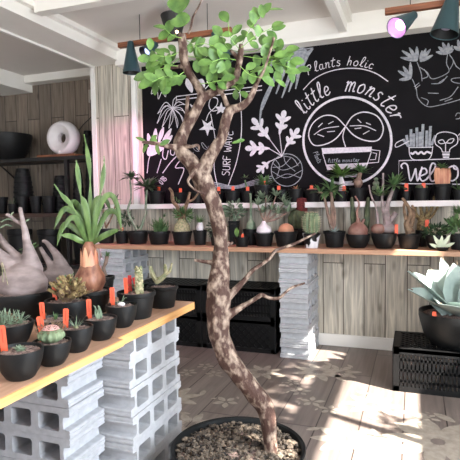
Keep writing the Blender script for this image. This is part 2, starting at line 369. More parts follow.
# ================================================================== CHALKBOARD
BY = -.012
cb = thing('chalkboard', 'large black chalkboard wall covered with white chalk plant drawings and lettering', 'chalkboard', (-2.037, 0, 1.028))
def L_(mbuild, name, m, **k):
    o = mbuild.build(name, m, None, **k); o.parent = cb; o.matrix_parent_inverse = Matrix.Translation((2.037, 0, -1.028)); return o
cb.matrix_world = Matrix.Translation((-2.037, 0, 1.028))
L_(MB().span((-2.037, BY, 1.0), (XW, 0, 2.115)), 'board', M['board'], smooth=False)
_lay = [0]
class Chalk(MB):
    def stroke(s, pts, wpx=1.0, closed=False, sm=True, taper=False):
        _lay[0] += 1; y = BY-.0006-.00002*(_lay[0] % 40)
        P = [Vector((q[0], q[1], 0)) for q in pts]
        if closed: P = P+[P[0]]
        P = smoothpath(P, 6) if sm else P
        W = [at(q.x, q.y, y=y) for q in P]; n = len(W); vs = []
        hw = wpx*3.5/F_PX/2
        for i, p in enumerate(W):
            t = W[min(i+1, n-1)]-W[max(i-1, 0)]
            if closed and i in (0, n-1): t = W[1]-W[n-2]
            t = t.normalized() if t.length > 1e-7 else Vector((1, 0, 0)); sx = Vector((-t.z, 0, t.x)); h = hw
            if taper: h = hw*(.12+.88*math.sin(PI*min(.97, max(.03, i/(n-1))))**.7)
            vs += [p-sx*h, p+sx*h, p-sx*h+Vector((0, .0005, 0)), p+sx*h+Vector((0, .0005, 0))]
        fs = []
        for i in range(n-1):
            a = 4*i; b = a+4; fs += [(a, a+1, b+1, b), (a, b, b+2, a+2), (a+1, a+3, b+3, b+1)]
        s.add(vs, fs); return s
    def fill(s, pts, sm=True):
        _lay[0] += 1; y = BY-.0006-.00002*(_lay[0] % 40)
        P = [Vector((q[0], q[1], 0)) for q in pts]
        P = smoothpath(P+[P[0]], 4)[:-1] if sm else P
        s.add([at(q.x, q.y, y=y) for q in P], [tuple(range(len(P)))]); return s
def zc(ox, oy, s, pts): return [(ox+x/s, oy+y/s) for x, y in pts]
# stroke letters: unit box, y down, baseline y=1, x-height .45
GL = {
 'l': [[(.05, .9), (.3, .3), (.32, .02), (.2, .1), (.12, .6), (.15, .95), (.3, .95)]],
 'i': [[(.1, .5), (.06, .9), (.16, 1), (.26, .9)], [(.14, .28), (.15, .33)]],
 't': [[(.22, .1), (.1, .8), (.16, 1), (.3, .92)], [(.02, .4), (.34, .34)]],
 'e': [[(.05, .78), (.3, .68), (.3, .5), (.16, .46), (.05, .7), (.1, .96), (.25, .98), (.4, .85)]],
 'm': [[(.05, .55), (.12, .48), (.06, 1)], [(.08, .75), (.2, .5), (.28, .55), (.24, 1)], [(.26, .75), (.38, .5), (.47, .55), (.43, .95), (.53, .95)]],
 'o': [[(.2, .5), (.06, .65), (.08, .95), (.24, .97), (.34, .75), (.28, .52), (.18, .5)]],
 'n': [[(.05, .55), (.12, .48), (.06, 1)], [(.08, .75), (.22, .5), (.31, .56), (.27, .95), (.38, .95)]],
 's': [[(.3, .52), (.15, .48), (.1, .62), (.27, .8), (.22, .98), (.04, .94)]],
 'r': [[(.05, .55), (.12, .48), (.07, 1)], [(.09, .78), (.2, .52), (.34, .52)]],
 'a': [[(.3, .52), (.12, .5), (.05, .75), (.1, .97), (.24, .88), (.3, .52), (.28, .95), (.4, .95)]],
 'h': [[(.18, .05), (.05, 1)], [(.08, .72), (.22, .5), (.3, .58), (.26, .98)]],
 'c': [[(.3, .55), (.16, .48), (.05, .7), (.1, .97), (.3, .92)]],
 'P': [[(.16, .1), (.05, 1)], [(.1, .15), (.36, .1), (.38, .4), (.12, .55)]],
 'S': [[(.42, .12), (.15, .1), (.1, .35), (.4, .6), (.34, .95), (.05, .92)]],
 'U': [[(.08, .1), (.08, .8), (.25, .98), (.42, .8), (.42, .1)]],
 'R': [[(.08, 1), (.08, .1)], [(.08, .12), (.4, .15), (.38, .48), (.1, .52)], [(.15, .52), (.44, 1)]],
 'F': [[(.1, 1), (.08, .1), (.42, .1)], [(.1, .5), (.34, .48)]],
 'W': [[(.03, .1), (.15, .98), (.3, .4), (.45, .98), (.58, .1)]],
 'A': [[(.04, 1), (.24, .08), (.44, 1)], [(.12, .68), (.37, .68)]],
 'V': [[(.04, .1), (.22, 1), (.42, .1)]],
 'E': [[(.4, .1), (.08, .1), (.08, 1), (.42, 1)], [(.08, .52), (.34, .52)]],
 '0': [[(.22, .1), (.06, .4), (.1, .9), (.26, .98), (.38, .6), (.32, .15), (.2, .1)]],
 '1': [[(.05, .25), (.18, .08), (.18, 1)]],
 'B': [[(.08, .1), (.08, 1)], [(.08, .1), (.35, .2), (.3, .48), (.1, .52)], [(.12, .52), (.42, .62), (.36, .95), (.08, 1)]],
 ' ': [],
}
GW = {'l': .36, 'i': .3, 't': .36, 'm': .58, 'W': .64, 'e': .42, 'o': .42, 'n': .42, 'a': .42, ' ': .3, '1': .3, 'r': .38}
def text_path(mbk, txt, pos, h, wpx, width=1.0, slant=0):
    """pos(s) -> (x, y, angle) in image px for arc length s"""
    s = 0
    for ch in txt:
        wd = GW.get(ch, .44 if ch.islower() else .52)*h*width; x0, y0, a = pos(s+wd/2); ca, sa = math.cos(a), math.sin(a)
        for st in GL[ch]:
            pts = []
            for gx, gy in st:
                lx = (gx*h*width-wd/2)+slant*(1-gy)*h; ly = (gy-1)*h; pts.append((x0+lx*ca-ly*sa, y0+lx*sa+ly*ca))
            mbk.stroke(pts, wpx, sm=len(pts) > 2, taper=False)
        s += wd
def arc(cx, cy, R, a0): return lambda s: (cx+R*math.cos(a0+s/R), cy+R*math.sin(a0+s/R), a0+s/R+PI/2)
def line(x, y, a): return lambda s: (x+s*math.cos(a), y+s*math.sin(a), a)
# round emblem with sprout in a cup
c = Chalk(); c.stroke([(347.4+44*math.cos(t*PI/16), 140.7+43.6*math.sin(t*PI/16)) for t in range(32)], 2.3, closed=True)
z = lambda pts: zc(290, 90, 4.18, pts)
c.stroke(z([(232, 152), (190, 112), (140, 108), (95, 140), (78, 190), (100, 230), (150, 226), (195, 200)]), 1.1, closed=True)
c.stroke(z([(232, 152), (262, 110), (310, 92), (365, 110), (390, 160), (370, 208), (320, 212), (268, 190)]), 1.1, closed=True)
c.stroke(z([(232, 152), (221, 195), (232, 238)]), .9)
for s_ in ([(100, 187), (140, 162), (205, 152)], [(118, 155), (136, 138)], [(160, 142), (182, 131)], [(115, 185), (142, 195)], [(155, 175), (188, 172)],
           [(250, 150), (310, 150), (360, 170)], [(282, 122), (298, 137)], [(318, 137), (338, 145)], [(270, 162), (298, 158)], [(305, 185), (332, 170)]): c.stroke(z(s_), .8)
c.fill(z([(132, 243), (342, 237), (340, 258), (136, 267)]), sm=False); c.fill(z([(148, 312), (326, 304), (316, 327), (158, 335)]), sm=False)
c.fill(z([(200, 353), (285, 350), (278, 364), (206, 367)]), sm=False); c.fill(z([(190, 384), (262, 380), (255, 392), (200, 396)]), sm=False)
c.stroke(z([(136, 265), (158, 335)]), .8); c.stroke(z([(340, 258), (318, 325)]), .8)
c.stroke(z([(342, 250), (376, 254), (370, 302), (325, 306)]), .8, sm=False); c.stroke(z([(345, 262), (362, 265), (357, 290), (334, 292)]), .7, sm=False)
L_(c, 'emblem_drawing', M['chalk'], smooth=False)
c = Chalk()
text_path(c, 'little monster', line(*z([(158, 303)])[0], -.03), 3.9, .45, 1.5)
text_path(c, 'Plants', lambda s: (z([(96, 262)])[0][0]+s*.42, z([(96, 262)])[0][1]+s*.95-s*s*.004, 1.15), 5.2, .45, .95)
L_(c, 'small_lettering', M['chalkgrey'], smooth=False)
c = Chalk()
text_path(c, 'little', arc(347.4, 140.7, 49.5, math.radians(211)), 16, 1.15, 1.0, .12)
L_(c, 'little_lettering', M['chalk'], smooth=False)
c = Chalk(); text_path(c, 'monster', arc(347.4, 140.7, 49, math.radians(266)), 19, 1.15, 1.06, .16)
L_(c, 'monster_lettering', M['chalk'], smooth=False)
c = Chalk(); text_path(c, 'Plants holic', arc(347.4, 148, 82.5, math.radians(241.5)), 10, .75, 1.42, .1)
c.stroke(zc(290, 30, 4.18, [(55, 250), (100, 205), (160, 175), (230, 161), (300, 163), (360, 182), (410, 215)]), .9)
L_(c, 'upper_lettering', M['chalk'], smooth=False)
# turnip shaped plant with lobed leaves
c = Chalk(); z = lambda pts: zc(230, 80, 3.833, pts)
def lobed(base, tip, w):
    (x0, y0), (x1, y1) = base, tip; dx, dy = x1-x0, y1-y0; L = math.hypot(dx, dy); dx /= L; dy /= L
    def ell(cx, cy, ax, ay, rx, ry): c.fill(z([(cx+ax*rx*math.cos(t*PI/6)-ay*ry*math.sin(t*PI/6), cy+ay*rx*math.cos(t*PI/6)+ax*ry*math.sin(t*PI/6)) for t in range(12)]))
    ell(x0+dx*L*.5, y0+dy*L*.5, dx, dy, L*.56, w*.13); ell(x0+dx*L*.88, y0+dy*L*.88, dx, dy, L*.17, w*.17)
    for q, sz in ((.22, .27), (.55, .34)):
        for sg in (-1, 1):
            ax, ay = dx*.62-sg*dy*.78, dy*.62+sg*dx*.78; ell(x0+dx*L*q+ax*w*sz*.8, y0+dy*L*q+ay*w*sz*.8, ax, ay, w*sz, w*.125)
    c.stroke(z([(x0, y0), (200, 292)]), .8)
lobed((150, 225), (88, 150), 62); lobed((190, 205), (208, 120), 62); lobed((215, 255), (262, 188), 55); lobed((148, 262), (62, 262), 62); lobed((152, 312), (104, 352), 42)
L_(c, 'lobed_leaf_drawing', M['chalk'], smooth=False)
c = Chalk(); c.stroke(z([(218+60*math.cos(t*PI/8), 345+62*math.sin(t*PI/8)) for t in range(16)]), .8, closed=True)
for s_ in ([(165, 320), (200, 345), (250, 330), (272, 310)], [(160, 350), (215, 375), (278, 345)], [(170, 300), (190, 330), (180, 370)], [(200, 290), (240, 300), (262, 330)], [(175, 378), (220, 360), (270, 375)], [(205, 288), (215, 320), (250, 350)], [(163, 335), (200, 330), (232, 300)]): c.stroke(z(s_), .6)
L_(c, 'bulb_drawing', M['chalkgrey'], smooth=False)
# brushed palm fan above
c = Chalk(); z = lambda pts: zc(230, 0, 5.11, pts)
for e_ in ([(425, 248), (395, 280), (370, 350)], [(415, 258), (365, 320), (335, 455)], [(410, 262), (350, 330), (300, 470)], [(400, 262), (330, 330), (265, 500)], [(395, 258), (300, 320), (235, 480)], [(390, 256), (280, 300), (205, 440)], [(385, 250), (250, 270), (190, 380)], [(380, 245), (300, 262), (210, 320)]):
    c.stroke(z(e_), 4.2, taper=True)
c.stroke(z([(425, 245), (390, 250), (330, 262), (250, 310)]), 1.2)
for e_ in ([(330, 262), (255, 360), (170, 520), (150, 640)], [(300, 280), (230, 400), (165, 560)]): c.stroke(z(e_), 3.2, taper=True)
L_(c, 'palm_fan_drawing', M['chalkgrey'], smooth=False)
# left: monstera outline, palm, hand shaped petals, board with lettering, maple leaves
c = Chalk(); z = lambda pts: zc(140, 60, 3.536, pts)
c.stroke(z([(25, 60), (22, 95), (45, 85), (40, 120), (60, 105), (65, 138), (78, 112), (90, 130), (92, 95), (80, 75), (92, 60)]), .7)
c.stroke(z([(35, 50), (60, 85), (85, 120)]), .6)
for e_ in ([(115, 170), (90, 150), (62, 190)], [(115, 170), (85, 165), (60, 225)], [(115, 170), (95, 185), (78, 238)], [(115, 170), (108, 200), (102, 242)], [(115, 170), (125, 205), (132, 240)], [(115, 170), (140, 190), (156, 230)], [(115, 170), (145, 170), (165, 200)], [(115, 170), (135, 148), (160, 158)], [(115, 170), (118, 142), (130, 130)]):
    c.stroke(z(e_), .8); e2 = [e_[0], (e_[1][0]+8, e_[1][1]+10), e_[2]]; c.stroke(z(e2), .6)
for e_ in ([(85, 300), (80, 340), (92, 350), (100, 320)], [(25, 400), (35, 340), (70, 300)], [(110, 300), (108, 330), (120, 335), (125, 305)], [(80, 400), (110, 360), (140, 330)], [(60, 400), (75, 350)], [(150, 345), (125, 380), (155, 385), (135, 440)]): c.stroke(z(e_), 1.0)
c.stroke([(176, 96.5), (262, 85.8)], .9, sm=False); c.stroke([(176, 100), (262, 90)], .9, sm=False)
c.stroke(z([(250, 190), (268, 300), (262, 380), (275, 450)]), .8); c.stroke([(240, 90), (241.5, 130), (237, 160), (228, 186)], .8)
c.stroke(zc(180, 60, 6.57, [(170, 400), (190, 350), (240, 300), (245, 255), (205, 250), (190, 300), (215, 335), (270, 320)]), .8)
L_(c, 'palm_and_vine_drawing', M['chalk'], smooth=False)
c = Chalk()
def star(u, v, r, rot, n=5, inn=.38):
    c.fill([(u+(r if k % 2 == 0 else r*inn)*math.cos(rot+k*PI/n), v+(r if k % 2 == 0 else r*inn)*math.sin(rot+k*PI/n)) for k in range(2*n)], sm=False)
star(207.4, 127, 9, .3); star(221, 109, 7, 1.0); star(194.5, 109, 7, 0.2)
z = lambda pts: zc(180, 60, 6.57, pts)
L_(c, 'star_leaf_shapes', M['chalk'], smooth=False); c = Chalk()
c.fill(z([(40, 120), (35, 160), (60, 200), (80, 215), (85, 180), (60, 130)])); c.fill(z([(120, 130), (110, 180), (140, 200), (165, 170), (150, 125)])); c.stroke(z([(165, 190), (190, 160), (175, 140)]), 1)
L_(c, 'folded_leaf_shape', M['chalk'], smooth=False); c = Chalk()
z = lambda pts: zc(140, 110, 5.11, pts)
for a_, b_ in (((55, 190), (40, 120)), ((75, 170), (80, 95)), ((95, 165), (120, 88)), ((110, 180), (160, 95)), ((115, 190), (165, 130))):
    c.stroke(z([a_, ((a_[0]+b_[0])/2, (a_[1]+b_[1])/2), b_]), 5.5, taper=True)
c.fill(z([(40, 190), (110, 160), (120, 200), (60, 235), (35, 225)]))
L_(c, 'white_leaf_shapes', M['chalk'], smooth=False)
c = Chalk(); text_path(c, 'SURF WAVE', line(229.5, 176, -1.50), 8.2, .75, 1.22)
L_(c, 'surf_lettering', M['chalk'], smooth=False); c = Chalk()
text_path(c, '01B', line(162, 185, -.85), 6.0, .8, 1.0)
L_(c, 'small_code_lettering', M['chalk'], smooth=False)
c = Chalk()
for k in range(4):
    c.stroke([(203, 180+k*2.2), (217, 183+k*1.6), (235, 186+k*.8), (252, 181+k*1.4), (272, 176+k*2.2)], 1.1)
for cx_, cy_ in ((190, 152), (196, 148), (205, 146), (188, 158), (205, 168)): c.stroke([(cx_+3.5*math.cos(t), cy_+3.5*math.sin(t*1.3)) for t in (0, 1, 2, 3, 4, 5, 6)], .6)
L_(c, 'wave_drawing', M['chalkgrey'], smooth=False)
# right: fat trunk with leaf fans
c = Chalk(); z = lambda pts: zc(380, 30, 5.11, pts)
for b_, tips in (((190, 158), ((105, 140), (112, 105), (150, 90), (188, 85))), ((207, 162), ((215, 105), (258, 98), (270, 128), (235, 95))), ((158, 248), ((92, 208), (118, 185), (155, 165), (98, 254))),
                 ((345, 122), ((286, 112), (298, 86), (320, 64), (350, 66), (376, 96), (370, 78))), ((412, 105), ((376, 84), (398, 50), (430, 50), (455, 70)))):
    for t_ in tips: c.stroke(z([b_, ((b_[0]+t_[0])/2, (b_[1]+t_[1])/2), t_]), 3.2, taper=True)
L_(c, 'leaf_fan_drawing', M['chalkgrey'], smooth=False)
c = Chalk()
for s_ in ([(165, 250), (185, 300), (195, 350), (240, 390), (300, 385), (409, 355), (470, 330)], [(190, 165), (210, 220), (215, 262)], [(203, 190), (240, 215), (270, 250), (350, 215), (340, 170), (345, 125)], [(355, 125), (375, 160), (358, 200)],
           [(375, 155), (390, 185), (412, 202)], [(470, 240), (372, 248), (380, 268), (470, 280)], [(175, 290), (200, 270)], [(180, 300), (205, 280)], [(210, 345), (245, 360), (240, 385)], [(225, 200), (245, 235), (215, 250)], [(262, 275), (310, 270), (345, 235)], [(300, 270), (330, 250)],
           [(305, 360), (360, 340), (400, 290)], [(330, 365), (370, 350)], [(245, 322), (300, 324)], [(385, 440), (395, 425), (412, 428), (408, 450), (388, 455)], [(435, 195), (450, 170), (470, 165)]): c.stroke(z(s_), .7)
L_(c, 'fat_trunk_drawing', M['chalkgrey'], smooth=False)
c = Chalk(); z = lambda pts: zc(380, 110, 5.11, pts)
for b_, t_ in (((158, 188), (158, 98)), ((190, 188), (188, 90)), ((215, 188), (220, 72)), ((236, 188), (240, 105)), ((252, 188), (258, 82)), ((150, 188), (118, 150)), ((262, 180), (284, 130)), ((172, 188), (172, 120)), ((205, 188), (204, 112)), ((142, 185), (136, 128))):
    c.stroke(z([b_, t_]), 2.4, sm=False)
L_(c, 'cactus_columns_drawing', M['chalkgrey'], smooth=False)
c = Chalk()
for s_ in ([(148, 190), (153, 232), (175, 254), (240, 254), (262, 232), (270, 185)], [(150, 192), (268, 190)], [(118, 150), (82, 170), (85, 190), (150, 158)],
           [(320, 215), (310, 195), (282, 170), (290, 125), (335, 112), (390, 128), (395, 170), (360, 197), (355, 215)], [(318, 215), (357, 215)], [(335, 213), (335, 168)], [(335, 168), (310, 172), (298, 160), (320, 152), (335, 168), (355, 150), (378, 148), (365, 168), (335, 168)], [(400, 130), (412, 120), (409, 155)]): c.stroke(z(s_), .75)
c.stroke(z([(155, 218), (168, 224), (180, 214), (195, 224), (210, 214), (225, 224), (240, 214), (262, 222)]), 1.8)
c.fill(z([(318, 222), (356, 222), (355, 233), (320, 233)]), sm=False); c.fill(z([(321, 237), (354, 237), (352, 245), (323, 245)]), sm=False)
c.stroke(z([(470, 246), (97, 259), (94, 376), (470, 380)]), .9, sm=False)
L_(c, 'cup_and_bulb_drawing', M['chalk'], smooth=False)
c = Chalk()
c.stroke(z([(115, 300), (108, 285), (122, 272), (140, 282), (148, 330), (156, 362), (172, 330), (182, 300), (186, 335), (192, 362), (205, 330), (215, 290)]), 1.4)
c.stroke(z([(205, 338), (238, 322), (232, 300), (212, 304), (202, 335), (215, 362), (240, 352), (262, 325)]), 1.4)
c.stroke(z([(240, 350), (272, 310), (284, 282), (268, 272), (256, 300), (256, 350), (270, 364), (290, 350)]), 1.4)
c.stroke(z([(325, 310), (305, 302), (292, 325), (300, 358), (330, 350)]), 1.4); c.stroke(z([(372, 285), (350, 300), (346, 345), (370, 362), (396, 340), (396, 300), (376, 284), (380, 300), (400, 305)]), 1.4)
c.stroke(z([(415, 360), (425, 300), (440, 310), (440, 355), (452, 305), (465, 310), (466, 358)]), 1.4); c.stroke(z([(480, 335), (505, 325), (498, 302), (478, 330), (490, 360), (515, 348)]), 1.4)
L_(c, 'welcome_lettering', M['chalk'], smooth=False)

# ================================================================== SHELVES ON THE BACK WALL
SZ = .73
sh = MB().span((-2.27, -.39, .70), (XW-.002, -.001, SZ), bev=.002).build('lower_shelf_board', M['shelfwood'], smooth=False)
tag(sh, 'long brown wooden plank shelf carrying the lower row of pots on block stacks', 'shelf')
LZ = 1.028
sh = MB().span((-2.47, -.15, .990), (XW-.002, -.02, LZ), bev=.003).build('wall_ledge', M['ledge'], smooth=False)
tag(sh, 'narrow white ledge under the chalkboard carrying the upper row of pots', 'shelf')

# ================================================================== CONCRETE BLOCKS
def block_mesh(seed=0):
    bm = bmesh.new(); L, T, W = .388, .0985, .188
    def loop(pts):
        vs = [bm.verts.new((x, 0, z)) for x, z in pts]; return [bm.edges.new((vs[i], vs[(i+1) % len(vs)])) for i in range(len(vs))]
    h = L/2; t = T/2; g = .025
    right = [(h-.004, -t), (h, -t+.004), (h, -t+.013), (h-.003, -t+.015), (h-.003, -t+.017), (h, -t+.019), (h, -t+.024), (h-.004, -t+.027), (h-g, -t+.030), (h-g-.002, 0), (h-g, t-.030), (h-.004, t-.027), (h, t-.024), (h, t-.019), (h-.003, t-.017), (h-.003, t-.015), (h, t-.013), (h, t-.004), (h-.004, t)]
    left = [(-x, z) for x, z in reversed(right)]
    edges = loop(right+left)
    for cx in (-.112, 0, .112):
        a, b, c_ = .041, .0290, .006
        edges += loop([(cx-a+c_, -b), (cx+a-c_, -b), (cx+a, -b+c_), (cx+a, b-c_), (cx+a-c_, b), (cx-a+c_, b), (cx-a, b-c_), (cx-a, -b+c_)])
    bmesh.ops.triangle_fill(bm, edges=edges, use_beauty=True)
    fc = bm.faces[:]; r = bmesh.ops.extrude_face_region(bm, geom=fc)
    bmesh.ops.translate(bm, verts=[e for e in r['geom'] if isinstance(e, bmesh.types.BMVert)], vec=(0, W, 0))
    bmesh.ops.translate(bm, verts=bm.verts[:], vec=(0, -W/2, t)); bmesh.ops.recalc_face_normals(bm, faces=bm.faces[:])
    me = bpy.data.meshes.new('concrete_block'); bm.to_mesh(me); bm.free(); me.materials.append(M['block'])
    return me
BME = block_mesh(); BME2 = BME.copy(); BME2.materials[0] = M['block2']
ORD = ['bottom', 'second from bottom', 'third from bottom', 'fourth from bottom', 'fifth from bottom', 'sixth from bottom', 'top']
def stack(cx, cy, n, rz, where, grp, me=BME, seed=1):
    r = random.Random(seed)
    for i in range(n):
        o = bpy.data.objects.new('concrete_block', me); COL.objects.link(o)
        o.location = (cx+r.uniform(-.003, .003), cy+r.uniform(-.003, .003), i*.1); o.rotation_euler = (0, 0, rz+r.uniform(-.006, .006)+(PI if r.random() < .5 else 0))
        tag(o, 'concrete block, %s, in the stack %s' % ('topmost' if i == n-1 else ORD[i], where), 'concrete block', grp)
stack(-.737, -.195, 7, PI/2, 'under the middle of the back shelf', 'blocks of the middle shelf stack', seed=2)
stack(-2.115, -.195, 7, PI/2, 'under the left end of the back shelf', 'blocks of the back left shelf stack', seed=3)

# ================================================================== CRATES
def lattice(mb, o, ux, uy, nx, ny, W, H, bar=.006, th=.004, border=.03, diag=False):
    """grid of bars on plane o + ux*s + uy*t"""
    o = Vector(o); ux = Vector(ux); uy = Vector(uy); nn = ux.cross(uy)
    def bar_(a, b, w_, t_):
        a = Vector(a); b = Vector(b); d = (b-a).normalized(); s_ = nn.cross(d); vs = []
        for p in (a, b):
            vs += [p-s_*w_/2-nn*t_/2, p+s_*w_/2-nn*t_/2, p+s_*w_/2+nn*t_/2, p-s_*w_/2+nn*t_/2]
        mb.add(vs, [(0, 1, 2, 3), (7, 6, 5, 4), (0, 4, 5, 1), (1, 5, 6, 2), (2, 6, 7, 3), (3, 7, 4, 0)])
    P = lambda s_, t_: o+ux*s_+uy*t_
    b2 = border/2
    bar_(P(0, b2), P(W, b2), border, th*2); bar_(P(0, H-b2), P(W, H-b2), border, th*2); bar_(P(b2, 0), P(b2, H), border, th*2); bar_(P(W-b2, 0), P(W-b2, H), border, th*2)
    if diag:
        n = nx
        for k in range(-ny, nx+1):
            st = W/nx
            for sgn in (1, -1):
                x0 = k*st if sgn == 1 else (nx-k)*st; x1 = x0+sgn*H; y0, y1 = 0, H
                lo, hi = 0, W
                if sgn == 1:
                    if x0 < lo: y0 += lo-x0; x0 = lo
                    if x1 > hi: y1 -= x1-hi; x1 = hi
                else:
                    if x0 > hi: y0 += x0-hi; x0 = hi
                    if x1 < lo: y1 -= lo-x1; x1 = lo
                if y1-y0 > .01: bar_(P(x0, y0), P(x1, y1), bar, th)
    else:
        for i in range(1, nx): bar_(P(W*i/nx, 0), P(W*i/nx, H), bar, th)
        for j in range(1, ny): bar_(P(0, H*j/ny), P(W, H*j/ny), bar*1.2, th)
def crate(loc, W, D, H, label, upside=True, liner=False, grp=None, diag=False, nx=26, ny=4):
    t = thing('plastic_crate', label, 'crate', loc, 0, grp)
    mb = MB(); lattice(mb, (-W/2, -D/2, 0), (1, 0, 0), (0, 0, 1), nx, ny, W, H, .012, .006, .03, diag); mb.build('front_panel', M['crate'], t, smooth=False)
    mb = MB(); lattice(mb, (-W/2, D/2, 0), (1, 0, 0), (0, 0, 1), nx, ny, W, H, .007, .006, .03, diag); mb.build('back_panel', M['crate'], t, smooth=False)
    for sx in (-1, 1):
        mb = MB(); lattice(mb, (sx*W/2, -D/2, 0), (0, 1, 0), (0, 0, 1), 4, 4, D, H, .008, .006, .03, False); mb.build('side_panel', M['crate'], t, smooth=False)
    mb = MB(); lattice(mb, (-W/2, -D/2, H-.004 if upside else .004), (1, 0, 0), (0, 1, 0), 12, 8, W, D, .012, .006, .03, True); mb.build('lattice_base', M['crate'], t, smooth=False)
    if liner: MB().span((-W/2+.02, -D/2+.006, .006), (W/2-.02, D/2-.006, H-.012)).build('shade_liner', M['potdk'], t, smooth=False)  # dark box added to stand in for the shade inside the crate
    mb = MB()
    for sx in (-1, 1):
        for sy in (-1, 1): mb.box((sx*(W/2-.012), sy*(D/2-.012), H/2), (.034, .034, H), bev=.004)
    mb.span((-W/2-.006, -D/2-.006, H-.018), (W/2+.006, -D/2+.004, H)); mb.span((-W/2-.006, D/2-.004, H-.018), (W/2+.006, D/2+.006, H))
    mb.span((-W/2-.006, -D/2, H-.018), (-W/2+.004, D/2, H)); mb.span((W/2-.004, -D/2, H-.018), (W/2+.006, D/2, H))
    mb.build('corner_frame', M['crate'], t, smooth=False)
    return t
crate((.165, -.57, 0), .53, .37, .235, 'black slotted plastic crate on the floor under the big agave bowl')
k = 0
for i, x in enumerate((-1.145, -1.69)):
    for j in range(2):
        crate((x, -.17, j*.222), .53, .31, .218, 'black lattice plastic crate under the shelf, %s, %s' % (('lower', 'upper')[j], ('beside the middle block stack', 'behind the end of the table')[i]), grp='crates under the back shelf', liner=True, diag=(j == 0), nx=10 if j == 0 else 24)

# ================================================================== POTS AND PLANTS
def pot_prof(R, H, kind):
    if kind == 'bowl':
        o = [(R*.52, 0), (R*.62, .004), (R*.80, H*.28), (R*.93, H*.6), (R, H*.9), (R*1.0, H), (R*.93, H), (R*.90, H*.86)]
    elif kind == 'square': o = [(R*.8, 0), (R*1.0, H*.97), (R*1.08, H*.97), (R*1.08, H), (R*.95, H), (R*.92, H*.85)]
    else:
        o = [(R*.72, 0), (R*.74, .002), (R*.93, H*.83), (R*.98, H*.84), (R, H*.86), (R, H), (R*.93, H), (R*.90, H*.84)]
    return o
rngp = random.Random(11)
def add_pot(t, R, H, kind='round', m=None, pebbles=0, seg=28, soil=True):
    mb = MB(); mb.lathe(pot_prof(R, H, kind), seg=4 if kind == 'square' else seg, rot=Matrix.Rotation(PI/4, 3, 'Z') if kind == 'square' else None)
    mb.build('pot', m or M['pot'], t)
    if soil:
        s = MB(); zz = H*.88; s.lathe([(R*.91, zz), (R*.6, zz+R*.05), (R*.2, zz+R*.07), (.0005, zz+R*.07)], seg=20, wob=.0)
        for _ in range(pebbles):
            a = rngp.uniform(0, 2*PI); q = R*.84*math.sqrt(rngp.random()); s.ball((q*math.cos(a), q*math.sin(a), zz+R*.05*(1-q/R)+.001), R*rngp.uniform(.035, .075), 1, .15, (1, 1, .7), rngp)
        s.build('soil', M['soil'], t, smooth=False)
    return H*.88+R*.06
def stake(t, x, y, z, h=.055, wd=.014, rz=0, tilt=0, m='orange', mark=True):
    if mark or m == 'redl': h *= 1.28; wd *= 1.12
    mb = MB(); rot = Matrix.Rotation(rz, 3, 'Z') @ Matrix.Rotation(tilt, 3, 'Y'); c0 = Vector((x, y, z))
    pr = [(-wd/2, 0), (wd/2, 0), (wd/2, h*.95), (wd*.35, h), (-wd*.35, h), (-wd/2, h*.95)]
    vs = [c0+rot @ Vector((a, s_*.0009, b-.012)) for s_ in (-1, 1) for a, b in pr]
    mb.add(vs, [tuple(range(6)), tuple(range(11, 5, -1))]+[(i, (i+1) % 6, (i+1) % 6+6, i+6) for i in range(6)])
    o = mb.build('plant_label', M[m], t, smooth=False)
    if mark:
        k = MB(); k.box(c0+rot @ Vector((0, -.0013, h*.5)), (wd*.10, .0006, h*.45), rot); k.build('handwriting', M['ink'], o, smooth=False)
    return o
def rdir(r, up=.5): 
    a = r.uniform(0, 2*PI); v = Vector((math.cos(a), math.sin(a), up)); return v.normalized()
def rosette(mb, c0, n, L, W, r, lo=.1, hi=1.2, shape='taper', thick=.0, droop=0, fold=.3, rows=1):
    for k in range(n):
        a = k*2.39996+r.uniform(-.15, .15); e = lo+(hi-lo)*(k/max(1, n-1)); d = Vector((math.cos(a)*math.cos(e), math.sin(a)*math.cos(e), math.sin(e)))
        mb.leaf(c0, d, Vector((-math.cos(a)*math.sin(e), -math.sin(a)*math.sin(e), math.cos(e))), L*r.uniform(.85, 1.1), W, droop=droop, fold=fold, shape=shape, thick=thick)
def tuft(mb, c0, n, L, W, r, spread=.8, droop=.4, shape='taper'):
    for k in range(n):
        a = r.uniform(0, 2*PI); e = r.uniform(.2, 1)*spread; d = Vector((math.cos(a)*math.sin(e), math.sin(a)*math.sin(e), math.cos(e)))
        mb.leaf(c0+Vector((math.cos(a), math.sin(a), 0))*W*.3, d, Vector((-d.x, -d.y, .6)), L*r.uniform(.7, 1.1), W, droop=droop, fold=.3, shape=shape, n=5)
def bush(mb, c0, rad, n, L, W, r, sc=(1, 1, 1), shape='ellipse'):
    for _ in range(n):
        d = Vector((r.gauss(0, 1), r.gauss(0, 1), r.gauss(0, 1))).normalized(); p = Vector(c0)+Vector((d.x*sc[0], d.y*sc[1], d.z*sc[2]))*rad*r.random()**.4
        mb.leaf(p, (d+Vector((r.uniform(-.5, .5), r.uniform(-.5, .5), r.uniform(-.1, .7)))).normalized(), rdir(r, .8), L*r.uniform(.6, 1.2), W*r.uniform(.7, 1.1), shape=shape, n=4)

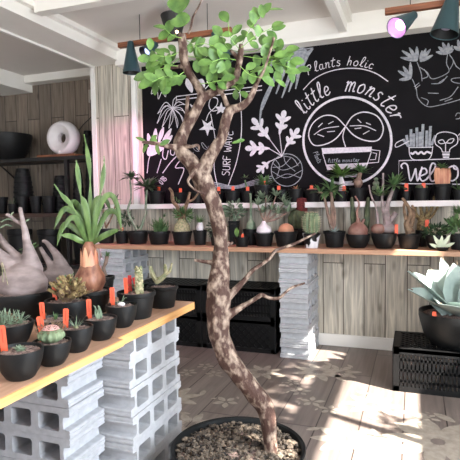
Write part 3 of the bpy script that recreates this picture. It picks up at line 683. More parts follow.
# placement on the table (top .63) from where the pot stands
TZ = .63
def tpot(u, wpx, yr, yb, tz=TZ, rbf=.72):
    p = at(u, yb, z=tz); d0 = depth(p); R = wpx/2*d0/F_PX; R = wpx/2*(d0+R)/F_PX
    h = Vector((p.x-CAM.x, p.y-CAM.y, 0)).normalized(); c0 = p+h*R*rbf; dd = depth(c0)
    H = at(u, yr, x=None, d=dd).z-tz
    return Vector((c0.x, c0.y, tz)), R, H
def spot(u, wpx, yr, y=-.27, zb=SZ):
    c0 = at(u, yr, y=y); d = depth(c0); return Vector((c0.x, y, zb)), (1.05 if zb < .9 else 1.0)*wpx/2*d/F_PX, c0.z-zb
def P_rel(loc, u, v, off=0):
    """local point of pixel u,v in the vertical plane through the plant, off metres toward the back"""
    q = at(u, v, d=depth(loc)+off); return Vector((q.x-loc.x, q.y-loc.y, q.z-loc.z))

# ------------------------------------------------------------ TABLE (left)
tb = thing('display_table_top', 'light wooden board laid along the left over block stacks, near half carrying small bowls', 'table top', (-1.3, -2.75, TZ))
mb = MB(); mb.span((-.48, -.55, -.022), (.462, .488, 0), bev=.0015); mb.build('plank', M['tablewood'], tb, smooth=False)
MB().span((.462, -.55, -.022), (.466, .488, -.0008)).build('edge_band', M['edge'], tb, smooth=False)
tb = thing('display_table_top', 'light wooden board laid along the left over block stacks, far half with rounded pots', 'table top', (-1.3, -1.97, TZ))
mb = MB(); mb.span((-.48, -.288, -.030), (.44, .285, 0), bev=.0015); mb.build('plank', M['tablewood'], tb, smooth=False)
MB().span((.44, -.288, -.030), (.444, .285, -.0008)).build('edge_band', M['edge'], tb, smooth=False)
stack(-1.01, -1.905, 6, PI/2, 'under the far end of the left table', 'blocks of the far table stack', seed=5)
stack(-1.212, -2.205, 6, 0, 'under the near part of the left table', 'blocks of the near table stack', me=BME2, seed=6)
stack(-1.615, -2.205, 6, 0, 'at the left photo edge under the table', 'blocks of the left edge table stack', me=BME2, seed=7)
stack(-1.64, -1.895, 6, PI/2, 'hidden back under the left table', 'blocks of the back table stack', seed=8)

G = 'potted plants on the left table'
def tthing(name, label, loc): return thing(name, label, 'potted plant', loc, 0, G)
# P3 nearest small bowl
loc, R, H = tpot(21, 45, 348, 383); t = tthing('potted_succulent', 'smallest grey-green succulent in the nearest black bowl at the table corner', loc); zt = add_pot(t, R, H, 'bowl', pebbles=160)
r = random.Random(1); mb = MB(); rosette(mb, Vector((.002, 0, zt)), 16, .016, .009, r, thick=.003); rosette(mb, Vector((-.012, .006, zt)), 12, .013, .007, r, thick=.003); mb.build('rosette', M['leafgrey'], t)
mb = MB(); tuft(mb, Vector((0, .01, zt)), 9, .014, .003, r, 1.2); mb.build('dry_leaves', M['brownstem'], t)
stake(t, -.035, -.012, zt, .058, .015, .3, -.08)
# P4 pink-topped cactus
loc, R, H = tpot(53, 37, 340, 368); t = tthing('potted_cactus', 'round green cactus with a pink top and dark curved spines in a black bowl', loc); zt = add_pot(t, R, H, 'bowl', pebbles=120)
mb = MB(); n = 10; pr = [(R*.68*math.sin(PI*.97*(1-k/n))**.8 if k < n else .0008, R*.95*k/n*(1 if k < n else .98)) for k in range(n+1)]
mb.lathe([(a, zt-.004+b) for a, b in pr], c=(-.002, 0, 0), seg=60, ribs=12, ribamp=.07); b = mb.build('cactus_body', M['cactus'], t)
mb = MB(); mb.lathe([(R*.46, zt+R*.80-.004), (R*.34, zt+R*.93-.004), (R*.16, zt+R*.99-.004), (.0006, zt+R*1.0-.004)], c=(-.002, 0, 0), seg=30); mb.build('pink_crown', M['pinkcac'], t, label='faded pink crown of the cactus')
mb = MB()
for k in range(12):
    for j in range(4):
        a = 2*PI*k/12; e = .25+j*.28; p = Vector((R*.70*math.cos(a)*math.cos(e*.9)-.002, R*.70*math.sin(a)*math.cos(e*.9), zt+R*.5+R*.42*math.sin(e)))
        for s_ in (-1, 0, 1): mb.tube([p, p+Vector((math.cos(a+s_*.6)*.006, math.sin(a+s_*.6)*.006, .004)), p+Vector((math.cos(a+s_*.6)*.006, math.sin(a+s_*.6)*.006, .009))], [.0006, .0005, .0002], 4)
mb.build('spines', M['brownstem'], t)
stake(t, -.026, -.002, zt, .062, .015, .35, -.12)
# P5
loc, R, H = tpot(77, 33, 326, 354); t = tthing('potted_succulent', 'spiky grey-green succulent with a pale base in a black bowl right of the pink cactus', loc); zt = add_pot(t, R, H, 'bowl', pebbles=110)
r = random.Random(3); mb = MB(); tuft(mb, Vector((0, 0, zt)), 11, .036, .0045, r, 1.0, .0); mb.build('leaves', M['leafgrey'], t); MB().lathe([(.004, zt-.003), (.007, zt+.002), (.003, zt+.008)], seg=10).build('stem', M['paleplant'], t)
stake(t, -.036, .0, zt, .052, .014, .3, .05)
# P6 behind
loc, R, H = tpot(55, 36, 318, 344); t = tthing('potted_succulent', 'tiny green succulent clump in the bowl between the clustered succulent and the brown knobby plant', loc); zt = add_pot(t, R, H, 'bowl', pebbles=100)
r = random.Random(4); mb = MB(); tuft(mb, Vector((.005, 0, zt)), 14, .026, .006, r, .9, .1); mb.build('leaves', M['leafmid'], t)
stake(t, -.042, .0, zt, .05, .014, .3, -.05)
# P2 agave cluster
loc, R, H = tpot(8, 50, 322, 352); t = tthing('potted_succulent', 'dense clump of pale spiky rosettes in a wide black pot at the left edge', loc); zt = add_pot(t, R, H, 'bowl', pebbles=160)
r = random.Random(5); mb = MB()
for k in range(13):
    a = k*2.4; q = .012*math.sqrt(k); rosette(mb, Vector((q*math.cos(a)*1.2, q*math.sin(a), zt+.012-.3*q)), 10, .034, .0065, r, .2, 1.3, thick=.001)
mb.build('rosettes', M['leafgrey'], t); mb = MB(); bush(mb, (0, 0, zt+.008), .045, 90, .012, .005, r, (1, 1, .35)); mb.build('dry_leaves', M['brownstem'], t)
# P7 knobby
loc, R, H = tpot(68, 43, 299, 330); t = tthing('potted_caudex_plant', 'brown and olive knobby mounded plant in a black pot beside the orange bulb', loc); zt = add_pot(t, R, H, 'bowl', pebbles=150)
r = random.Random(6); mb = MB(); mb.tube([(0, 0, zt-.01), (0, 0, zt+.02)], [.014, .02], 8)
for k in range(50):
    a = k*2.4+r.uniform(-.4, .4); e = r.uniform(.0, 1.35); d = Vector((math.cos(a)*math.cos(e)*1.15, math.sin(a)*math.cos(e)*.75, math.sin(e)*.8)); p0 = Vector((.010, 0, zt+.018)); L = r.uniform(.05, .078)
    q = [p0+d*.015, p0+d*.03+Vector((r.uniform(-.008, .008), 0, .002)), p0+d*L*.8+Vector((r.uniform(-.006, .006), 0, .006)), p0+d*L+Vector((r.uniform(-.01, .01), 0, .014))]; mb.tube(smoothpath(q, 4), [.005, .0065, .005, .007, .005, .0072, .0052, .0072, .005, .007, .0046, .005, .002], 7, .7, k)
mb.build('knobby_stems', M['knobby'], t); mb = MB(); mb.ball((0, 0, zt+.026), .034, 2, .1, (1.05, .8, .85), r); mb.build('inner_mound', M['brownstem'], t)
mb = MB(); bush(mb, (.008, 0, zt+.05), .060, 70, .012, .004, r, (1, .8, .75)); mb.build('leaves', M['leafmid'], t)
stake(t, -.066, .02, zt, .052, .014, .2, -.05)
# P8 orange bulb with strap leaves
loc, R, H = tpot(91, 42, 289, 315); t = tthing('potted_bulb_plant', 'large orange papery bulb with long upright green strap leaves in a black pot', loc); zt = add_pot(t, R, H, 'round', pebbles=140)
bp = P_rel(loc, 91, 284); s_ = depth(loc)/F_PX
mb = MB(); mb.lathe([(.2*13*s_, zt-.006), (13*s_*.85, zt+.002), (15*s_, zt+8*s_), (14.5*s_, zt+15*s_), (10.5*s_, zt+22*s_), (8*s_, zt+28*s_), (7.2*s_, zt+37*s_), (6*s_, zt+44*s_), (3.5*s_, zt+49*s_)], c=(.0, 0, 0), seg=32, wob=.12, seed=3); mb.build('bulb', M['bulb'], t)
mb = MB(); r = random.Random(7)
for k in range(9):
    a = k*.7; mb.leaf((math.cos(a)*9.5*s_, math.sin(a)*9.5*s_, zt+17*s_), (-math.cos(a)*.05, -math.sin(a)*.03, 1), (math.cos(a), math.sin(a), 0), r.uniform(23, 31)*s_, 6.5*s_, shape='ellipse', fold=-.25)
mb.build('peeling_skin', M['bulbpeel'], t, label='light orange peeling skin of the bulb neck')
mb = MB(); neck = Vector((0, 0, zt+40*s_))
def strap(pts, wpx, twist=0, off=(0, 0, 0)):
    pts = smoothpath([P_rel(loc, u, v, o) for u, v, o in pts], 5); n = len(pts); vs = []
    for i, p in enumerate(pts):
        tdir = (pts[min(i+1, n-1)]-pts[max(i-1, 0)]).normalized(); sx = tdir.cross(Vector((_Fv.x, _Fv.y, .0)).normalized()); sx.normalize()
        a = twist*i/n; nn = tdir.cross(sx); sx = sx*math.cos(a)+nn*math.sin(a); q = i/(n-1)
        ww = wpx(q)*s_/2; nn = tdir.cross(sx)
        vs += [p-sx*ww-nn*ww*.35, p, p+sx*ww-nn*ww*.35]
    mb.add(vs, [f for i in range(n-1) for f in ((3*i, 3*i+1, 3*i+4, 3*i+3), (3*i+1, 3*i+2, 3*i+5, 3*i+4))])
arch = lambda q: (2.8+3.0*math.sin(PI*q)**.8)*(1 if q < .85 else max(.1, (1-q)/.15))
beads = lambda q: .9+4.8*max(0, math.sin(q*PI*2.6))**1.2 if q > .25 else 4.2-q*8*.5
for pts in ([(88, 243, 0), (81, 222, -.02), (72, 206, -.03), (62, 195, -.04), (54, 184, -.05)], [(89, 243, 0), (84, 215, .0), (80, 190, .01), (77, 166, .01), (76, 160, .01)], [(90, 243, 0), (90, 205, .0), (90, 175, .0), (87, 150, .01), (84, 134, .02)], [(91, 243, 0), (95, 215, -.02), (101, 190, -.02), (104, 168, -.02), (104, 156, -.02)]):
    strap(pts, lambda q: (3.6 if q < .12 else (.9+4.0*abs(math.sin((q-.02)*PI*2.4))**1.3))*(1 if q < .94 else .3), .4)
for pts in ([(88, 243, 0), (80, 218, 0), (72, 211, .0), (64, 209, -.01), (58, 218, -.02), (54, 230, -.02)], [(87, 243, 0), (78, 232, .02), (66, 224, .02), (60, 232, .0), (57, 246, .0)], [(89, 243, 0), (84, 220, .03), (78, 206, .03), (72, 202, .0), (66, 212, .0)],
            [(86, 244, 0), (78, 240, -.02), (70, 236, -.03), (60, 235, -.03)], [(92, 243, 0), (97, 215, -.01), (104, 198, -.02), (112, 196, -.02), (118, 210, -.03), (121, 228, -.03)], [(93, 243, 0), (100, 225, .02), (108, 212, .02), (117, 214, .01), (122, 232, .0)],
            [(92, 244, 0), (100, 238, -.03), (110, 233, -.04), (120, 229, -.05)], [(91, 243, 0), (93, 215, .03), (96, 200, .04), (105, 200, .04), (112, 215, .03)], [(87, 244, 0), (80, 228, -.04), (75, 218, -.05), (68, 220, -.05), (63, 232, -.05)], [(90, 243, 0), (88, 222, -.03), (85, 205, -.04), (82, 196, -.05)]):
    strap(pts, arch, .3)
mb.build('strap_leaves', M['leafstrap'], t, sharp=80)
# P9
loc, R, H = tpot(101, 33, 317, 342); t = tthing('potted_succulent', 'upright grassy blue-green succulent in a black bowl in front of the orange bulb', loc); zt = add_pot(t, R, H, 'bowl', pebbles=110)
r = random.Random(9); mb = MB()
for k in range(7):
    p = Vector((r.uniform(-.012, .012), r.uniform(-.008, .008), zt)); d = Vector((r.uniform(-.45, .45), r.uniform(-.2, .2), 1)); mb.tube(smoothpath([p, p+d*.02, p+d*.04+Vector((r.uniform(-.012, .012), 0, 0))]), [.0022]*6+[.0018]*4+[.0006], 6)
mb.build('leaves', M['leafgrey'], t)
stake(t, -.042, .004, zt, .055, .014, .25, -.02)
# P10
loc, R, H = tpot(122, 31, 304, 329); t = tthing('potted_succulent', 'small white bulb with one bent leaf in a black bowl before the column cactus', loc); zt = add_pot(t, R, H, 'bowl', pebbles=100)
mb = MB(); mb.ball((0, 0, zt+.006), .011, 2, .08, (1.2, 1, .75)); mb.build('bulb', M['ceramic'], t)
mb = MB(); mb.tube(smoothpath([(0, 0, zt+.01), (-.012, 0, zt+.016), (-.016, 0, zt+.006)]), .0012, 5); mb.tube(smoothpath([(.002, 0, zt+.01), (.012, 0, zt+.026), (.022, 0, zt+.03)]), .0012, 5); mb.tube(smoothpath([(0, 0, zt+.01), (.004, 0, zt+.02), (.010, .002, zt+.036)]), .0012, 5); mb.build('leaves', M['leafgrey'], t)
stake(t, -.042, .012, zt, .056, .015, .2, -.02)
# P11 column
loc, R, H = tpot(137, 38, 291, 320); t = tthing('potted_cactus', 'pale knobby column cactus with three red labels in a tall black pot', loc); zt = add_pot(t, R, H, 'round', pebbles=130)
r = random.Random(12); mb = MB()
for k in range(60):
    q = k/60; a = k*2.4; mb.ball((.012+.010*math.cos(a)*(1-.2*q), .010*math.sin(a), zt+.098*q), .0088*(1-.25*q), 1, .2, (1, 1, 1), r)
mb.build('column', M['paleplant'], t)
mb = MB(); bush(mb, (-.022, .03, zt+.022), .026, 60, .016, .003, r, (1, .7, .8)); mb.build('side_shrub', M['leafmid'], t)
for x, y, m_, h, tl in ((-.044, .03, 'redl', .056, -.02), (-.034, -.012, 'orange', .054, -.05), (-.012, .03, 'redl', .052, -.25)): stake(t, x, y, zt, h, .013, .2, tl, m_, m_ == 'orange')
# P12 forked
loc, R, H = tpot(163, 31, 285, 309); t = tthing('potted_caudex_plant', 'bare forked brown stem like antlers in the farthest black pot on the table', loc); zt = add_pot(t, R, H, 'round', pebbles=100)
mb = MB(); s_ = depth(loc)/F_PX
mb.tube(smoothpath([P_rel(loc, 156, 283), P_rel(loc, 163, 277), P_rel(loc, 166, 272), P_rel(loc, 165, 264)]), [3.0*s_*x for x in (.8, .9, 1, 1, .9, .8, .8, .7, .7, .7, .6, .6, .6, .6, .5, .4)], 7, .3)
mb.tube(smoothpath([P_rel(loc, 158, 283), P_rel(loc, 153, 276), P_rel(loc, 150, 266)]), [2.4*s_]*7+[1.8*s_]*3+[1.5*s_], 7, .3); mb.tube([P_rel(loc, 163, 277), P_rel(loc, 170, 271), P_rel(loc, 172, 263)], [2*s_, 1.6*s_, 1*s_], 7)
mb.build('stem', M['paleplant'], t)
# P13 small palm like behind
loc, R, H = tpot(103, 24, 276, 299); t = tthing('potted_caudex_plant', 'small palm-like stem with a green tuft behind the orange bulb', loc); zt = add_pot(t, R, H, 'round', pebbles=40)
mb = MB(); mb.tube(smoothpath([P_rel(loc, 106, 276), P_rel(loc, 104, 268), P_rel(loc, 106, 262), P_rel(loc, 107, 256)]), [.007]*8+[.009]*8, 8, .2); mb.build('stem', M['caudexbr'], t)
r = random.Random(13); mb = MB(); tuft(mb, P_rel(loc, 107, 257), 26, .034, .006, r, 1.3, .3); mb.build('leaves', M['leafmid'], t)
# P1 big caudex and P14 second
def limb(mb, loc, pts, s_, seg=12, wob=.08):
    P = [P_rel(loc, u, v, o) for u, v, r_, o in pts]; rr = [r_*s_ for u, v, r_, o in pts]; Q = smoothpath(P, 5); n = len(P); out = []
    for i in range(len(Q)):
        k = min(i/5, n-1); j = int(min(k, n-2)); out.append(rr[j]+(rr[j+1]-rr[j])*(k-j) if n > 1 else rr[0])
    mb.tube(Q, out, seg, wob, seed=pts[0][0])
loc, R, H = tpot(19, 70, 290, 325); t = tthing('potted_caudex_plant', 'largest grey swollen caudex with forked bare limbs in a wide black pot', loc); zt = add_pot(t, R, H, 'bowl', pebbles=60)
s_ = depth(loc)/F_PX; mb = MB()
mb.lathe([(10*s_, zt-.01), (23*s_, zt-.004), (26*s_, zt+5*s_), (26*s_, zt+11*s_), (21*s_, zt+19*s_), (14*s_, zt+25*s_), (6*s_, zt+29*s_)], c=(7*s_, 0, 0), seg=36, wob=.1, seed=5, squash=(1, .8))
limb(mb, loc, [(29, 279, 12, 0), (30, 268, 12.5, 0), (30, 259, 9, 0), (29, 251, 6, 0), (27, 242, 4.2, 0), (25, 232, 3.3, 0), (23, 222, 2.7, 0), (21, 213, 2.3, 0), (20, 207, 2.2, 0)], s_)
limb(mb, loc, [(27, 238, 3.4, 0), (24, 226, 2.6, .01), (16, 221, 2.2, .01), (10, 216, 1.9, .01), (6, 214, 2.1, .01)], s_)
limb(mb, loc, [(18, 272, 13, 0), (9, 263, 8, -.01), (0, 255, 5.6, -.02), (-8, 248, 4.6, -.03), (-16, 241, 4, -.04)], s_)
limb(mb, loc, [(22, 266, 10, 0), (13, 254, 5, .02), (6, 246, 3.8, .03), (0, 237, 3, .04), (-4, 230, 2.8, .05)], s_)
fuse(mb.build('caudex', M['caudex'], t), .0035, 10)
mb = MB()
for a_, b_ in (((25, 222), (30, 219)), ((10, 216), (13, 213))): mb.leaf(P_rel(loc, *a_), P_rel(loc, *b_)-P_rel(loc, *a_), (0, -1, .4), .02, .008)
for pts in ([(1, 222), (8, 219), (15, 221)], [(0, 228), (6, 225), (12, 226)]):
    q = smoothpath([P_rel(loc, *x, .05) for x in pts]); mb.tube(q, .003, 5)
mb.build('leaves', M['leafgrey'], t); r = random.Random(15)
mb = MB()
mb.tube(smoothpath([P_rel(loc, 3, 282, -.12), P_rel(loc, 2, 262, -.13), P_rel(loc, 8, 285, -.12)]), .0012, 5); mb.build('dry_runner', M['paleplant'], t)
loc, R, H = tpot(58, 48, 281, 306); loc = loc+Vector((-.04, .06, 0)); t = tthing('potted_caudex_plant', 'second smaller grey caudex with stubby limbs behind the knobby plant', loc); zt = add_pot(t, R, H, 'bowl', pebbles=60)
s_ = depth(loc)/F_PX; mb = MB(); mb.ball(P_rel(loc, 60, 274), 13*s_, 3, 0, (1.1, .9, .85)); mb.ball(P_rel(loc, 52, 278), 11*s_, 3, 0, (1.2, .9, .8))
limb(mb, loc, [(63, 272, 9, 0), (60, 262, 6, 0), (56, 254, 3.8, 0), (51, 248, 2.8, 0), (46, 242, 2.2, 0), (42, 241, 1.8, 0)], s_); limb(mb, loc, [(55, 272, 6, 0), (49, 262, 3.4, 0), (44, 254, 2.4, 0), (40, 247, 2, 0)], s_)
fuse(mb.build('caudex', M['caudex'], t), .0035, 8)
mb = MB()
r = random.Random(16); bush(mb, P_rel(loc, 28, 250, .03), .03, 24, .03, .008, r); mb.build('leaves', M['leafmid'], t)
# plain empty pot label at far left (red label in an unseen pot)
loc = at(-22, 320, z=TZ)+Vector((-.12, .16, 0)); loc.z = TZ

# ------------------------------------------------------------ LOWER SHELF ROW
GL_ = 'plants on the lower wooden shelf'
def sthing(name, label, loc, g=GL_): return thing(name, label, 'potted plant', loc, 0, g)
def stem_px(mb, loc, pts, seg=7, wob=.15): limb(mb, loc, pts, depth(loc)/F_PX, seg, wob)
def shelf_plant(u, wpx, yr, name, label, kind='round', y=-.25, zb=SZ, g=GL_, m=None, pebbles=0):
    loc, R, H = spot(u, wpx, yr, y, zb); t = sthing(name, label, loc, g); zt = add_pot(t, R, H, kind, m=m, pebbles=pebbles, seg=22); return t, loc, R, zt
r = random.Random(21)
t, loc, R, zt = shelf_plant(106, 18, 229, 'potted_succulent', 'small leafy sprig in the first black pot at the shelf left end')
mb = MB(); stem_px(mb, loc, [(106, 228, 1, 0), (104, 218, .8, 0), (103, 208, .6, 0)]); stem_px(mb, loc, [(106, 228, 1, 0), (113, 214, .8, 0), (116, 200, .6, 0)]); mb.build('stem', M['brownstem'], t)
mb = MB(); tuft(mb, P_rel(loc, 103, 209), 8, .05, .02, r, 1.4, .4, 'ellipse'); tuft(mb, P_rel(loc, 116, 200), 7, .05, .02, r, 1.4, .4, 'ellipse'); mb.build('leaves', M['leafdk'], t)
t, loc, R, zt = shelf_plant(122, 14, 231, 'potted_succulent', 'fluffy round dark green shrub in a narrow pot with an orange stone')
mb = MB(); bush(mb, P_rel(loc, 126, 219), .055, 260, .026, .008, r, (1, .8, .9)); mb.build('leaves', M['leafdk'], t)
mb = MB(); mb.ball(P_rel(loc, 122, 229, -.02), .016, 2, .1, (1, 1, 1)); mb.build('caudex', M['tandome'], t)
t, loc, R, zt = shelf_plant(138, 21, 231, 'potted_caudex_plant', 'two thin tall stems topped with dark palm tufts in front of the ledge')
mb = MB(); stem_px(mb, loc, [(137, 230, 1.6, 0), (128, 212, 1.2, 0), (131, 198, 1, 0), (130, 180, .9, 0)]); stem_px(mb, loc, [(140, 230, 1.7, 0), (145, 215, 1.2, 0), (146, 200, 1.1, 0), (147, 190, 1, 0)]); mb.build('stem', M['leafgrey'], t)
mb = MB(); tuft(mb, P_rel(loc, 131, 178), 36, .085, .022, r, 1.6, .6, 'ellipse'); tuft(mb, P_rel(loc, 147, 188), 60, .115, .024, r, 1.6, .6, 'ellipse'); tuft(mb, P_rel(loc, 138, 229), 22, .05, .007, r, 1.0); mb.build('leaves', M['leafdk'], t)
t, loc, R, zt = shelf_plant(159, 22, 231, 'potted_succulent', 'bushy stemmed succulent with stubby upright green leaves in a wide pot')
mb = MB()
for k in range(16):
    p = Vector((r.uniform(-.05, .05), r.uniform(-.03, .03), zt)); mb.tube([p, p+Vector((p.x*.5, 0, r.uniform(.04, .10)))], [.006, .003], 6)
tuft(mb, Vector((0, 0, zt)), 70, .12, .016, r, 1.0, .2); tuft(mb, P_rel(loc, 164, 217), 12, .035, .01, r, 1); mb.build('leaves', M['leafmid'], t)
t, loc, R, zt = shelf_plant(182, 20, 231, 'potted_caudex_plant', 'cream swollen base with tall crooked brown branches left of the tree trunk')
mb = MB(); s_ = depth(loc)/F_PX; mb.lathe([(5*s_, zt-.006), (8*s_, zt+.004), (7.5*s_, zt+7*s_), (3*s_, zt+13*s_)], seg=18, wob=.2); mb.build('caudex', M['paleplant'], t)
mb = MB()
for pts in ([(181, 222, 3, 0), (178, 208, 2, 0), (173, 201, 1.8, 0), (172, 192, 1.6, 0), (169, 188, 1.2, 0)], [(183, 222, 3, 0), (185, 210, 2, 0), (188, 200, 1.6, 0), (190, 192, 1.2, 0)], [(188, 202, 1.4, 0), (194, 199, 1.1, 0), (199, 192, .9, 0)]): stem_px(mb, loc, pts)
mb.build('branches', M['brownstem'], t); mb = MB(); bush(mb, P_rel(loc, 183, 215), .065, 200, .045, .010, r, (1, .7, .55)); bush(mb, P_rel(loc, 176, 201), .025, 30, .02, .006, r); mb.build('leaves', M['leafmid'], t)
t, loc, R, zt = shelf_plant(200, 14, 230, 'potted_caudex_plant', 'white lumpy caudex in a narrow black pot touching the tree trunk view')
mb = MB(); s_ = depth(loc)/F_PX; mb.ball((0, 0, zt+.03), .034, 2, .2, (.75, .7, 1.2), r); mb.build('caudex', M['ceramic'], t)
mb = MB(); tuft(mb, Vector((0, 0, zt+.06)), 26, .08, .014, r, 1.4, .3); mb.build('leaves', M['leafmid'], t)
t, loc, R, zt = shelf_plant(217, 15, 231, 'potted_succulent', 'low leafy plant in the pot half hidden behind the tree trunk')
mb = MB(); bush(mb, (0, 0, zt+.04), .06, 90, .04, .016, r); mb.build('leaves', M['leafdk'], t)
t, loc, R, zt = shelf_plant(234, 12, 221, 'potted_succulent', 'tall square black pot with drooping grey-green leaves behind the small labelled pot', 'square', y=-.15)
mb = MB(); bush(mb, P_rel(loc, 234, 211), .06, 90, .045, .020, r, (1.2, .8, .9)); stem_px(mb, loc, [(234, 221, 1, 0), (233, 212, .8, 0), (230, 206, .5, 0)]); stem_px(mb, loc, [(235, 221, 1, 0), (240, 210, .8, 0), (245, 207, .5, 0)]); mb.build('leaves', M['leafgrey'], t)
t, loc, R, zt = shelf_plant(242, 15, 237, 'potted_succulent', 'shortest black pot with one fresh green leaf and an orange label', y=-.32)
mb = MB(); mb.leaf(P_rel(loc, 237, 237), (0, 0, 1), (0, -1, 0), .065, .036, shape='ellipse'); mb.build('leaves', M['leaf'], t); stake(t, .008, -.012, zt, .04, .018, 0, .05, 'orange', False)
t, loc, R, zt = shelf_plant(251, 16, 229, 'potted_caudex_plant', 'small round bulb with one very tall thin green stem', y=-.18)
mb = MB(); s_ = depth(loc)/F_PX; mb.lathe([(3*s_, zt-.004), (5.2*s_, zt+2*s_), (4.2*s_, zt+7*s_), (1.2*s_, zt+12*s_), (1*s_, zt+30*s_), (1.1*s_, zt+37*s_)], seg=14); mb.build('stem', M['leafgrey'], t)
t, loc, R, zt = shelf_plant(264, 19, 233, 'potted_caudex_plant', 'round white caudex with a wide shrub of grey-green leaves above')
mb = MB(); s_ = depth(loc)/F_PX; mb.lathe([(4*s_, zt-.006), (7.6*s_, zt+2*s_), (7.2*s_, zt+6*s_), (3*s_, zt+10*s_), (1.5*s_, zt+13*s_)], seg=20); mb.build('caudex', M['ceramic'], t)
mb = MB()
for k, (u, v) in enumerate(((258, 205), (266, 198), (276, 196), (284, 204), (288, 212), (270, 212))): stem_px(mb, loc, [(265, 222, 1.3, 0), ((265+u)/2, (222+v)/2+2, 1, 0), (u, v, .6, 0)])
mb.build('branches', M['caudexbr'], t); mb = MB()
for u, v in ((258, 205), (262, 198), (266, 203), (276, 196), (282, 200), (286, 206), (288, 212), (272, 210), (278, 214), (262, 213)): tuft(mb, P_rel(loc, u, v, r.uniform(-.03, .03)), 15, .065, .017, r, 1.3, .1, 'ellipse')
mb.build('leaves', M['leafgrey'], t)
t, loc, R, zt = shelf_plant(286, 23, 231, 'potted_caudex_plant', 'smooth tan orange dome rising from a wide black pot')
mb = MB(); s_ = depth(loc)/F_PX; mb.lathe([(7.5*s_, zt-.004), (7.8*s_, zt+2*s_), (6.6*s_, zt+6*s_), (3.5*s_, zt+8.2*s_), (.001, zt+8.8*s_)], seg=24, wob=.06); mb.build('caudex', M['tandome'], t)
t, loc, R, zt = shelf_plant(299, 17, 228, 'potted_cactus', 'dark green cactus with a tall dark red bristly cap', y=-.12)
mb = MB(); s_ = depth(loc)/F_PX; mb.lathe([(6*s_, zt-.004), (10*s_, zt+5*s_), (10.5*s_, zt+12*s_), (8*s_, zt+18*s_), (4*s_, zt+20*s_)], seg=64, ribs=16, ribamp=.06); mb.build('cactus_body', M['cactusdk'], t)
mb = MB(); mb.lathe([(5.5*s_, zt+18*s_), (5.9*s_, zt+22*s_), (6.0*s_, zt+30*s_), (5*s_, zt+35*s_), (.001, zt+36.5*s_)], c=(.02, 0, -.03), seg=32, wob=.06); mb.build('cephalium', M['redcap'], t, label='dark red bristly cap on the cactus')
t, loc, R, zt = shelf_plant(311.5, 17, 233, 'potted_cactus', 'pale green ribbed cactus with cream spines in a black and white marbled pot', y=-.31, m=M['marble1'])
mb = MB(); s_ = depth(loc)/F_PX; body = [(4*s_, zt-.004), (7.2*s_, zt+4*s_), (8*s_, zt+11*s_), (7.6*s_, zt+17*s_), (5.5*s_, zt+21*s_), (2*s_, zt+22*s_)]
mb.lathe(body, seg=72, ribs=12, ribamp=.10); mb.build('cactus_body', M['cactus'], t); mb = MB()
for k in range(12):
    a = 2*PI*k/12
    for j in range(9):
        q = j/8; rr = (7.6+1.2*math.sin(q*PI))*s_*(1 if q < .8 else .75); p = Vector((rr*math.cos(a), rr*math.sin(a), zt+(3+18.5*q)*s_))
        for w_ in (-.5, .5): mb.tube([p, p+Vector((math.cos(a+w_), math.sin(a+w_), .6))*.011], [.0011, .0004], 4)
tuft(mb, Vector((0, 0, zt+20*s_)), 60, .022, .0022, r, .9, 0); mb.build('spines', M['spine'], t)
t, loc, R, zt = shelf_plant(334.5, 21, 231, 'potted_caudex_plant', 'tall brown stems with drooping green leaves over a small blue rosette')
mb = MB()
for pts in ([(332, 230, 2, 0), (329, 218, 1.7, 0), (326, 205, 1.4, 0), (323, 194, 1.1, 0), (318, 192, .7, 0)], [(333, 230, 2.2, 0), (332, 215, 1.8, 0), (332, 200, 1.6, 0), (331, 192, 1.3, 0)], [(334, 228, 1.6, 0), (335, 215, 1.3, 0), (333, 203, 1.1, 0)]): stem_px(mb, loc, pts)
mb.build('stem', M['caudexbr'], t); mb = MB(); tuft(mb, P_rel(loc, 331, 191), 40, .115, .020, r, 1.7, .8, 'ellipse'); tuft(mb, P_rel(loc, 320, 193), 16, .08, .012, r, 1.6, .6, 'ellipse'); mb.build('leaves', M['leafmid'], t)
mb = MB(); rosette(mb, Vector((.0, -.01, zt)), 14, .055, .016, r, .1, 1.1, thick=.002); mb.build('rosette', M['agave'], t, label='small blue-grey rosette at the foot of the stems')
t, loc, R, zt = shelf_plant(358, 23, 234, 'potted_caudex_plant', 'round reddish grey caudex with a bent neck standing before two green columns', 'bowl')
mb = MB(); s_ = depth(loc)/F_PX; mb.lathe([(9*s_, zt-.006), (10*s_, zt+2*s_), (9.6*s_, zt+6*s_), (7*s_, zt+10*s_), (2.5*s_, zt+13*s_), (1.6*s_, zt+17*s_)], seg=26, wob=.05)
stem_px(mb, loc, [(358, 222, 1.6, 0), (357, 212, 1.2, 0), (359, 204, 1, 0), (355, 196, .8, 0)]); stem_px(mb, loc, [(362, 224, 1.6, 0), (364, 219, 1, 0)]); mb.build('caudex', M['caudexred'], t)
mb = MB()
for u0, u1 in ((354, 352), (366, 368)): stem_px(mb, loc, [(u0, 232, 3, .05), ((u0+u1)/2, 215, 2.8, .05), (u1, 200, 1.8, .05), (u1, 197, .8, .05)], 8, .2)
mb.build('green_columns', M['cactusdk'], t)
t, loc, R, zt = shelf_plant(384, 24, 233, 'potted_caudex_plant', 'pair of reddish and grey caudices with a palm-leaved limb and an orange label', 'bowl')
mb = MB(); s_ = depth(loc)/F_PX; mb.ball(P_rel(loc, 378, 229), 6.5*s_, 3, .02, (1.1, .8, .85)); mb.build('caudex', M['caudexred'], t)
